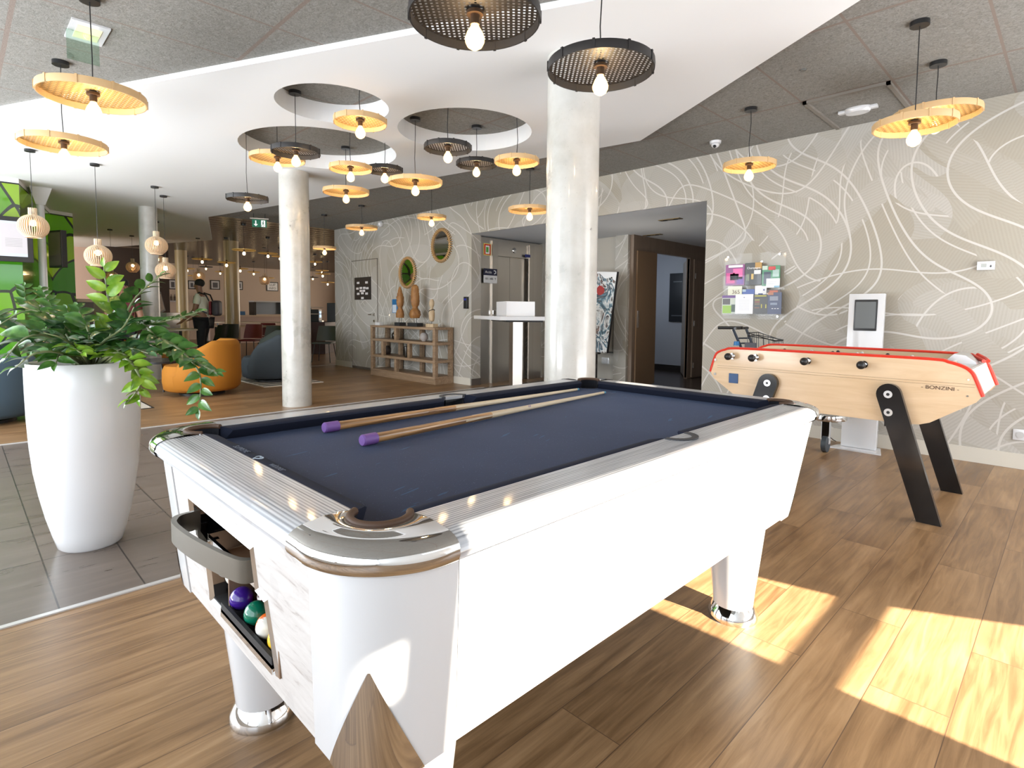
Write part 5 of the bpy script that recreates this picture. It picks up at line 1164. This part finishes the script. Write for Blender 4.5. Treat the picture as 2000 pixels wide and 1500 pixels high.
# ================================================================== LOUNGE
def armchair(loc, rz, mat, label, sc=1.0, hb=.80, group='swivel armchairs in the lounge'):
    t = thing('swivel_armchair', label, 'armchair', loc, rz, group)
    MB().cyl((0, 0, 0), (0, 0, .03), .30*sc, .30*sc, 32).cyl((0, 0, .03), (0, 0, .07), .05, .05).build('base', M_black, t, True, 30)
    mb = MB(); prof_ = [(.0, .06), (.40, .06), (.455, .09), (.47, .20), (.465, .36), (.43, .43), (.0, .44)]
    mb.lathe([(r*sc, z*sc) for r, z in prof_], 40, (.04*sc, 0, 0)); mb.build('seat', mat, t, True, 60)
    mb = MB(); rings = []
    for i in range(41):
        a = R_(52+256*i/40); e = min(i, 40-i)/40*256; ed = min(1, e/26); k = (1-cos((a-R_(52))/R_(256)*2*pi))/2
        h = (hb-.20+.20*min(1, k*2.0))*sc; h = .30*sc+(h-.30*sc)*(ed**.5)
        ro, ri = .53*sc, .385*sc; m = (ro+ri)/2; th = (ro-ri)/2*(.55+.45*ed**.5); ro, ri = m+th, m-th
        pr = [(ro-.07*sc, .07*sc), (ro-.015*sc, .12*sc), (ro, .3*sc), (ro-.01*sc, h-.08*sc), (ro-.04*sc, h-.015*sc), (m, h), (ri+.03*sc, h-.02*sc), (ri, h-.10*sc), (ri, .30*sc), (ri+.02*sc, .07*sc)]
        rings.append([(r*cos(a), r*sin(a), z) for r, z in pr])
    mb.loft(rings, True); mb.build('backrest', mat, t, True, 60); return t
LEFT = math.atan2(-.709, -.705)
armchair((-9.11, 2.58, 0), LEFT+.35, M_or, 'mustard orange round armchair seen from behind, right of the plant')
armchair((-10.0, 3.98, 0), LEFT+.1, M_navy, 'dark slate round armchair left of the mid room column', 1.0, .82)
armchair((-8.36, .17, 0), pi+.15, M_teal, 'petrol blue armchair at the left edge behind the planter', .98, .73)
armchair((-12.9, 2.60, 0), LEFT+2.6, M_or, 'second mustard armchair, low behind the plant leaves', .85, .75)
armchair((-11.2, 4.65, 0), LEFT-.3, pm('green_slate_fabric', (.05, .06, .05), .85), 'dark green grey armchair just behind the slate one', 1.0, .86)
t = thing('coffee_table', 'round black coffee table between the mustard armchairs', 'coffee table', (-9.92, 2.19, 0))
MB().cyl((0, 0, .43), (0, 0, .46), .42, .42, 40).build('tabletop', pm('black_top', (.02, .02, .022), .25), t, True, 30)
for a in (0, 2.1, 4.2): MB().cyl((.26*cos(a), .26*sin(a), .43), (.33*cos(a), .33*sin(a), 0), .013, .011).build('leg', M_black, t, True)
M_rug = pm('cream_rug', (.62, .57, .50), .95)
t = thing('rug', 'cream rug with a dark edge on the wood floor behind the planter', 'rug', (-8.9, 1.35, 0)); MB().box(-.72, .74, -.4, .37, .002, .012).build('pile', M_rug, t); MB().box(-.75, .77, -.43, .40, 0, .006).build('border', M_dk, t)
t = thing('rug', 'black and white patterned rug under the slate armchair', 'rug', (-10.0, 4.0, 0)); MB().box(-.75, .85, -.5, .5, .0, .008).build('pile', M_rug, t)
mb = MB()
for i in range(8): mb.box(-.7+i*.2, -.62+i*.2, -.48, .48, .008, .009)
mb.build('stripes', M_dk, t)

def dining_chair(loc, rz, mat, label, seat=.48, back=.86, group='dining chairs in the back'):
    t = thing('dining_chair', label, 'chair', loc, rz, group)
    MB().box(-.22, .22, -.23, .23, seat-.04, seat, .02).build('seat', mat, t, True, 40)
    rings = []
    for i in range(9):
        f = i/8; z = seat+.02+(back-seat-.02)*f; w = .235*(1-.12*f*f); x = -.20-.10*f
        rings.append([(x+.06*abs(u)**2, w*u, z) for u in (-1, -.5, 0, .5, 1)]+[(x-.03+.06*abs(u)**2, w*u, z) for u in (1, .5, 0, -.5, -1)])
    MB().loft(rings, True).build('backrest', mat, t, True, 50)
    for a, b in ((1, 1), (1, -1), (-1, 1), (-1, -1)): MB().cyl((.17*a, .17*b, seat-.03), (.25*a, .22*b, 0), .012, .010, 8).build('leg', M_black, t, True)
    return t
M_redc, M_grnc, M_blkc = pm('dark_red_shell', (.14, .012, .01), .45), pm('moss_green_shell', (.025, .03, .015), .5), pm('black_shell', (.012, .011, .011), .5)
dining_chair((-14.9, 5.36, 0), LEFT+pi/2, M_redc, 'dark red dining chair between ochre column and slate armchair')
dining_chair((-13.4, 5.30, 0), LEFT+pi/2, M_grnc, 'moss green dining chair just left of the mid room column')
dining_chair((-12.75, 6.30, 0), LEFT+pi/2, M_grnc, 'moss green dining chair between the mid room column and the wall end')
dining_chair((-15.4, 4.95, 0), LEFT+pi/2, M_blkc, 'black dining chair partly hidden by the ochre column')
dining_chair((-16.6, 6.6, 0), LEFT-pi/2, M_redc, 'dark red dining chair on the far side of the long table')
dining_chair((-14.6, 4.40, 0), LEFT+1.0, M_blkc, 'black dining chair behind the person at the round table')
def table(loc, rz, L, W, h, label, mat, name='dining_table'):
    t = thing(name, label, 'table', loc, rz); MB().box(-L/2, L/2, -W/2, W/2, h-.04, h, .004).build('tabletop', mat, t)
    for a in (1, -1):
        for b in (1, -1): MB().box(a*(L/2-.08)-.025, a*(L/2-.08)+.025, b*(W/2-.08)-.025, b*(W/2-.08)+.025, 0, h-.04).build('leg', M_black, t)
M_top = pm('pale_laminate_top', (.60, .48, .36), .4)
table((-16.3, 5.85, 0), math.atan2(.709, .705), 1.7, .75, .80, 'long pale dining table behind the red chair', M_top)
table((-18.2, 6.6, 0), math.atan2(.709, .705), 2.6, .8, .86, 'farther long dining table in front of the buffet', M_top)
t = thing('round_table', 'round cream table the standing person leans on', 'table', (-14.16, 3.60, 0))
MB().cyl((0, 0, .765), (0, 0, .80), .42, .42, 40).build('tabletop', pm('cream_top', (.64, .56, .42), .4), t, True, 30); MB().cyl((0, 0, .02), (0, 0, .765), .03, .03).cyl((0, 0, 0), (0, 0, .02), .26, .26, 30).build('pedestal', M_black, t, True, 30)
o = MB().box(-.15, .15, -.11, .11, 0, .006).build('leaflet', pm('yellow_paper', (.62, .50, .22), .7)); o.location = (-14.08, 3.62, .80); tag(o, 'yellowish paper lying on the round cream table', 'leaflet')
# white block with tilted menu
o = MB().box(-.20, .20, -.28, .28, 0, 1.15, .004, Matrix.Rotation(LEFT, 4, 'Z')).build('white_counter_block', M_gloss); o.location = (-15.9, 3.72, 0); tag(o, 'white counter block behind the round table', 'counter')
t = thing('menu_stand', 'dark tilted menu board standing on the white counter block', 'menu stand', (-15.95, 3.65, 1.15), LEFT+pi)
MB().box(-.02, .02, -.14, .14, 0, .50, .003, Matrix.Rotation(R_(20), 4, 'X')).build('board', M_dk, t); MB().box(.02, .024, -.11, .11, .05, .45, 0, Matrix.Rotation(R_(20), 4, 'X')).build('menu', M_wood2, t)
t = thing('bar_counter', 'dark bar counter with a pale top behind the plant at the left', 'counter', (-16.2, 2.2, 0), LEFT+pi/2)
MB().box(-.9, .6, -.25, .25, 1.38, 1.45, .003).build('worktop', M_top, t); MB().box(-.85, .55, -.22, .22, 0, 1.38).build('body', M_dk, t)
t = thing('menu_stand', 'tilted framed menu standing before the dark bar counter', 'menu', (-15.2, 2.35, 0), -.1); MB().box(-.01, .01, -.16, .16, .98, 1.38, .003).build('framed_menu', pm('framed_pale', (.45, .34, .30), .5), t); MB().cyl((-.01, 0, .02), (-.01, 0, 1.0), .015).cyl((-.01, 0, 0), (-.01, 0, .02), .15).build('stand', M_black, t)
struct('wall_bar_back', MB().box(-19.75, -19.55, 3.02, 4.70, 0, 3.0), pm('dark_walnut_panel', (.045, .026, .018), .5))
t = thing('pale_bar_stool', 'pale lilac rounded stool back behind the plant leaves', 'stool', (-11.7, 1.80, 0), LEFT+pi)
MB().box(-.03, .03, -.19, .19, .80, 1.12, .03, None, 4).build('backrest', pm('lilac_shell', (.60, .50, .55), .5), t, True, 60); MB().box(-.03, .33, -.18, .18, .76, .80, .015).build('seat', pm('lilac_shell', (.60, .50, .55), .5), t, True, 40)
for a in (0, .30):
    for b in (-.15, .15): MB().cyl((a, b, .76), (a*1.1-.02, b*1.2, 0), .012).build('leg', M_black, t, True)
# buffet
t = thing('buffet_counter', 'long pale buffet counter along the far wall', 'counter', (-22.0, 8.0, 0))
MB().box(-.35, .35, -1.6, 1.6, .98, 1.03, .003).build('worktop', M_top, t); MB().box(-.30, .30, -1.55, 1.55, 0, .98).build('body', pm('pale_body', (.50, .38, .33), .6), t)
t = thing('serving_hood', 'grey glass serving hood standing on the buffet', 'buffet hood', (-22.0, 8.7, 1.03))
MB().box(-.25, .30, -.72, .60, .49, .54).build('top', M_gloss, t); MB().box(-.22, -.20, -.70, .55, .03, .49).build('back_panel', pm('blue_grey_panel', (.32, .38, .46), .25, .3), t); MB().box(-.22, .28, -.72, -.64, 0, .49).build('side_panel', M_dk, t); MB().box(-.22, .28, .52, .58, 0, .49).build('side_panel', M_dk, t)
o = MB().box(-.1, .1, -.09, .09, 0, .14, .003).build('blue_box', pm('box_blue', (.05, .16, .35), .5)); o.location = (-21.95, 7.62, 1.03); tag(o, 'small blue box on the buffet beside the hood', 'box')
t = thing('coffee_station', 'dark coffee bar with shelves between mid room column and wall end', 'counter', (-15.7, 7.65, 0), LEFT+pi)
MB().box(-.35, .35, -.65, .55, 0, .90, .003).build('cabinet', pm('dark_red_brown', (.05, .015, .012), .5), t); MB().box(-.2, .2, -.62, -.25, 1.30, 1.33).box(-.2, .2, -.62, -.25, 1.12, 1.14).build('shelf', M_top, t)
MB().box(-.2, -.17, -.62, -.60, .90, 1.34).box(-.2, -.17, -.27, -.25, .9, 1.34).build('post', M_black, t)
def machine(x, y, w, h, lab):
    t = thing('coffee_machine', lab, 'coffee machine', (x, y, .90), LEFT+pi, 'coffee machines'); MB().box(-.2, .2, -w/2, w/2, 0, h, .01).build('housing', M_black, t); MB().box(.2, .205, -w*.3, w*.25, h*.35, h*.85).build('screen', pm('blue_screen', (.25, .45, .7), .3, emit=(.3, .55, .9), estr=.8), t)
    MB().box(.2, .27, -w*.3, w*.3, 0, .04).build('drip_tray', M_steel, t)
machine(-15.66, 7.42, .26, .36, 'small coffee machine right of the mid room column'); machine(-15.3, 7.93, .34, .55, 'tall coffee machine with a lit screen by the wall end')
# framed prints on the far wall
for i, (y0, z0, y1, z1, lab) in enumerate([(7.58, 2.05, 7.95, 2.44, 'framed print partly behind the ochre column, its left neighbour'), (8.58, 2.07, 8.86, 2.44, 'framed print just right of the ochre column'), (9.86, 2.06, 10.37, 2.46, 'framed print with bold lettering beside the mid room column'), (6.06, 2.01, 6.36, 2.40, 'framed print leftmost, beside the yellow tinted column'), (6.75, 2.04, 7.03, 2.39, 'framed print above the head of the standing person, left')]):
    t = thing('framed_print', lab, 'picture', (-25.35, (y0+y1)/2, (z0+z1)/2), 0, 'framed prints on the far wall'); w, h = (y1-y0)/2, (z1-z0)/2
    MB().box(0, .03, -w, w, -h, h).build('frame', M_black, t); MB().box(.03, .034, -w+.035, w-.035, -h+.035, h-.035).build('mat', M_gloss, t)
    if i == 2: text('LUP', .15, (.036, 0, .07), SIDE, M_black, t); text('INFO', .13, (.036, 0, -.08), SIDE, M_black, t)
    else: MB().box(.034, .036, -w+.09, w-.09, -h+.08, h-.10).build('photo', pm('photo_grey', (.10, .10, .11), .4), t)
# exit sign
ex_ = thing('exit_sign', 'green emergency exit sign with arrow and running figure on the dark ceiling', 'exit sign', (-10.94, 4.15, 2.86), math.atan2(-.37, .93))
MB().box(-.012, .0, -.125, .125, -.07, .07).build('plate', pm('exit_green', (.005, .09, .05), .4, emit=(.0, .35, .17), estr=.12), ex_); MB().box(-.03, .03, -.16, .16, .075, .095).build('housing', pm('pale_housing', (.5, .45, .38), .5), ex_); MB().cyl((0, .1, .09), (0, .1, .18), .006).cyl((0, -.1, .09), (0, -.1, .18), .006).build('hanger', M_black, ex_)
M_sw = pm('sign_white_lit', (.8, .8, .8), .5, emit=(1, 1, 1), estr=.3)
mb = MB().box(0, .003, -.072, -.052, -.02, .05); mb.prism([(-.100, -.015), (-.024, -.015), (-.062, -.055)], 0, .003, 'x'); mb.build('arrow', M_sw, ex_)
MB().box(0, .002, .03, .10, -.06, .06).build('doorway', M_sw, ex_)
MB().box(.002, .004, .055, .075, -.01, .025).cyl((.002, .068, .038), (.004, .068, .038), .010).tube([(.003, .060, -.01), (.003, .045, -.03), (.003, .035, -.05)], .004, 5).tube([(.003, .07, -.01), (.003, .078, -.03), (.003, .068, -.05)], .004, 5).tube([(.003, .06, .02), (.003, .042, .008)], .003, 5).build('figure', pm('exit_green', (.005, .09, .05), .4), ex_)
# green glass block, screens, slim column
gb = thing('green_glass_block', 'glossy green glass reception block with black branching lines', 'glass partition', (-10.3, .0, 0))
def GB(n_, mb, m): o = mb.build(n_, m); o.parent = gb; o.matrix_parent_inverse = Matrix.Translation((-10.3, 0, 0)).inverted(); return o
def vpanel(a, b, z0, z1, th=.05):
    a, b = Vector(a), Vector(b); d = (b-a).normalized(); n = Vector((-d.y, d.x))*th; return MB().prism([tuple(a), tuple(b), tuple(b+n), tuple(a+n)], z0, z1, 'z')
for a, b in (((-10.3, -1.9), (-10.3, .705)), ((-10.3, .705), (-13.1, 1.30)), ((-13.1, 1.30), (-13.3, 1.65)), ((-13.3, 1.65), (-17.5, 1.9))): GB('glass_panel', vpanel(a, b, .0, 2.92), M_green); GB('top_edge', vpanel(a, b, 2.92, 2.94), M_black); GB('header', vpanel(a, b, 2.94, 3.0), M_white)
t = thing('wall_screen', 'bright menu screen on the green glass at the left edge', 'screen', (-9.95, .36, 2.15)); MB().box(-.05, 0, -.52, .44, -.30, .29, .005).build('bezel', M_black, t)
MB().box(0, .004, -.46, .38, -.23, .23).build('display', pm('screen_white', (.3, .3, .32), .2, emit=(.60, .70, .84), estr=.42), t); MB().box(.004, .006, .12, .38, -.19, .20).build('side_column', pm('screen_pink', (.3, .3, .32), .2, emit=(.66, .58, .60), estr=.42), t)
mb = MB()
for i in range(6): mb.box(.006, .007, .16, .33, .0-.02*i, .005-.02*i)
for i in range(7): mb.box(.004, .005, -.05, .08, .15-.04*i, .156-.04*i)
mb.build('text_lines', pm('screen_grey', (.3, .3, .3), .5), t); MB().box(-.30, -.05, -.1, .1, -.1, .1).build('bracket', M_black, t)
t = thing('wall_screen', 'black screen seen nearly edge on at the corner of the green glass', 'screen', (-11.1, 1.15, 2.14), math.atan2(-.709, .3)); MB().box(-.04, .04, -.10, .22, -.28, .28, .005).build('bezel', M_black, t); MB().box(.04, .043, -.08, .20, -.25, .25).build('display', pm('dim_display', (.12, .09, .08), .15), t)
t = thing('slim_column', 'slim white column with a flared capital in front of the green glass', 'column', (-10.9, .975, 0)); MB().cyl((0, 0, 0), (0, 0, 2.78), .05, .05, 24).build('shaft', M_gloss, t, True, 30); MB().loft([[(-.055, -.055, 2.76), (.055, -.055, 2.76), (.055, .055, 2.76), (-.055, .055, 2.76)], [(-.16, -.13, 3.0), (.16, -.13, 3.0), (.16, .13, 3.0), (-.16, .13, 3.0)]], True).build('capital', M_gloss, t)
# shelf with bottles on the far wall
t = thing('wall_shelf', 'pale wall shelf left of the standing person', 'shelf', (-25.2, 6.35, 1.52)); MB().box(-.15, .15, -.45, .35, 0, .04).build('board', M_gloss, t); MB().box(-.15, .15, -.40, .30, -.6, -.56).build('board', M_top, t)
bt_ = None
for i in range(6):
    p = (-25.2, 5.98+i*.13, 1.56)
    if bt_ is None: bt_ = MB().lathe([(0, 0), (.035, 0), (.035, .14), (.012, .19), (.012, .25), (0, .25)], 12).build('bottle', pm('bottle_brown', (.06, .03, .02), .25), None, True); bt_.location = p; tag(bt_, 'small dark bottle in the row on the far wall shelf', 'bottle', 'bottles on the far wall shelf')
    else: c = bt_.copy(); col.objects.link(c); c.location = p

# ================================================================== PEOPLE
def skin(name, nodes, edges, mat, parent, root, lv=2):
    me = bpy.data.meshes.new(name); keys = list(nodes); me.from_pydata([nodes[k][0] for k in keys], [(keys.index(a), keys.index(b)) for a, b in edges], []); me.materials.append(mat)
    o = bpy.data.objects.new(name, me); col.objects.link(o); o.parent = parent
    m = o.modifiers.new('skin', 'SKIN'); m.use_smooth_shade = True
    for i, k in enumerate(keys):
        r = nodes[k][1]; v = me.skin_vertices[0].data[i]; v.radius = r if isinstance(r, tuple) else (r, r); v.use_root = (k == root)
    s = o.modifiers.new('sub', 'SUBSURF'); s.levels = s.render_levels = lv; return o
def person(loc, rz, label, shirt, sc=1.0, reach=True):
    t = thing('person', label, 'person', loc, rz); t.scale = (sc,)*3
    hx, hz, ey_ = (.40, .86, .25) if reach else (.30, 1.10, .2)
    N = {'pel': ((0, 0, .98), (.16, .135)), 'wst': ((.02, 0, 1.14), (.155, .135)), 'cst': ((.03, 0, 1.36), (.175, .145)), 'nkb': ((.05, 0, 1.53), (.085, .075)), 'nk': ((.065, 0, 1.60), .055), 'hd': ((.09, 0, 1.69), (.082, .092)), 'hdt': ((.08, 0, 1.79), (.075, .085)),
         'shL': ((.03, .18, 1.47), .075), 'elL': ((.08, .25, 1.17), .050), 'wrL': ((.30, ey_, .98), .031), 'haL': ((hx-.03, ey_, hz+.05), (.030, .018)),
         'shR': ((.03, -.18, 1.47), .065), 'elR': ((.06, -.26, 1.18), .044), 'wrR': ((.28, -.22, 1.02), .031), 'haR': ((.36, -.20, .97), (.030, .018)),
         'hipL': ((0, .10, .92), .10), 'knL': ((.03, .12, .50), .062), 'anL': ((0, .12, .09), .042), 'toL': ((.16, .13, .035), .036),
         'hipR': ((0, -.10, .92), .10), 'knR': ((.08, -.12, .50), .062), 'anR': ((.03, -.12, .09), .042), 'toR': ((.19, -.13, .035), .036)}
    E_ = [('pel', 'wst'), ('wst', 'cst'), ('cst', 'nkb'), ('nkb', 'nk'), ('nk', 'hd'), ('hd', 'hdt')]
    for s in 'LR': E_ += [('cst', 'sh'+s), ('sh'+s, 'el'+s), ('el'+s, 'wr'+s), ('wr'+s, 'ha'+s), ('pel', 'hip'+s), ('hip'+s, 'kn'+s), ('kn'+s, 'an'+s), ('an'+s, 'to'+s)]
    for s, sy in (('L', 1), ('R', -1)):
        b = Vector(N['ha'+s][0])
        for i in range(4):
            q = b+Vector((.055+.008*(1.5-abs(i-1.5)), (i-1.5)*.019*sy, -.018)); N['f%s%d' % (s, i)] = (tuple(q), .0085); q2 = q+Vector((.022, 0, -.018)); N['g%s%d' % (s, i)] = (tuple(q2), .007); E_ += [('ha'+s, 'f%s%d' % (s, i)), ('f%s%d' % (s, i), 'g%s%d' % (s, i))]
        q = b+Vector((.01, -.040*sy, -.012)); N['t'+s] = (tuple(q), .009); E_.append(('ha'+s, 't'+s))
    body = skin('body', N, E_, M_skin, t, 'pel')
    g = {k: (N[k][0], tuple(r+.014 for r in (N[k][1] if isinstance(N[k][1], tuple) else (N[k][1],)*2))) for k in ('pel', 'wst', 'cst', 'shL', 'shR')}; g['nkb'] = ((.045, 0, 1.53), (.078, .07))
    for s in 'LR': a, b = Vector(N['sh'+s][0]), Vector(N['el'+s][0]); g['sl'+s] = (tuple(a.lerp(b, .62)), .072)
    skin('shirt', g, [('pel', 'wst'), ('wst', 'cst'), ('cst', 'nkb'), ('cst', 'shL'), ('shL', 'slL'), ('cst', 'shR'), ('shR', 'slR')], shirt, t, 'pel')
    g = {k: (N[k][0], tuple(r+.018 for r in (N[k][1] if isinstance(N[k][1], tuple) else (N[k][1],)*2))) for k in ('pel', 'hipL', 'hipR', 'knL', 'knR', 'anL', 'anR')}; g['pel'] = ((0, 0, .95), (.165, .13))
    skin('trousers', g, [('pel', 'hipL'), ('hipL', 'knL'), ('knL', 'anL'), ('pel', 'hipR'), ('hipR', 'knR'), ('knR', 'anR')], M_trou, t, 'pel')
    MB().sph((.065, 0, 1.775), .102, 20, (1.02, .86, .92)).build('hair', M_hair, t, True)
    MB().sph((.178, 0, 1.70), .016, 10, (1, .8, 1.4)).sph((.075, .083, 1.70), .02, 10, (.8, .4, 1.3)).sph((.075, -.083, 1.70), .02, 10, (.8, .4, 1.3)).build('nose_and_ears', M_skin, t, True)
    MB().sph((.163, .032, 1.735), .010, 8).sph((.163, -.032, 1.735), .010, 8).box(.168, .174, -.022, .022, 1.648, 1.655).build('eyes_and_mouth', M_hair, t)
    for sy, x in ((.13, .06), (-.13, .09)): MB().box(x-.09, x+.19, sy-.05, sy+.05, 0, .075, .025, None, 3).build('shoe', M_black, t, True, 50)
    return t
person((-13.95, 4.02, 0), LEFT+.12, 'person in a white polo and black trousers leaning a hand on the round table', M_shirt, 1.03)
person((-11.0, 1.98, 0), LEFT+2.2, 'person in a maroon shirt half hidden behind the plant', M_maroon, .93, False)
bp = thing('backpack', 'grey and red backpack on the back of the standing person', 'backpack', (-13.95, 4.02, 0), LEFT+.12); bp.scale = (1.03,)*3
MB().box(-.36, -.20, -.13, .13, 1.06, 1.40, .075, None, 4).build('bag', pm('grey_nylon', (.05, .045, .055), .6), bp, True, 60); MB().box(-.20, -.15, -.12, .12, 1.08, 1.38, .02).build('front_panel', pm('red_nylon', (.20, .015, .02), .6), bp, True, 50)
for s in (1, -1): MB().tube([(-.16, .10*s, 1.38), (-.10, .12*s, 1.52), (.03, .13*s, 1.565), (.13, .12*s, 1.48), (.15, .13*s, 1.35), (.05, .17*s, 1.2), (-.12, .13*s, 1.12)], .016, 8).build('strap', M_black, bp, True)
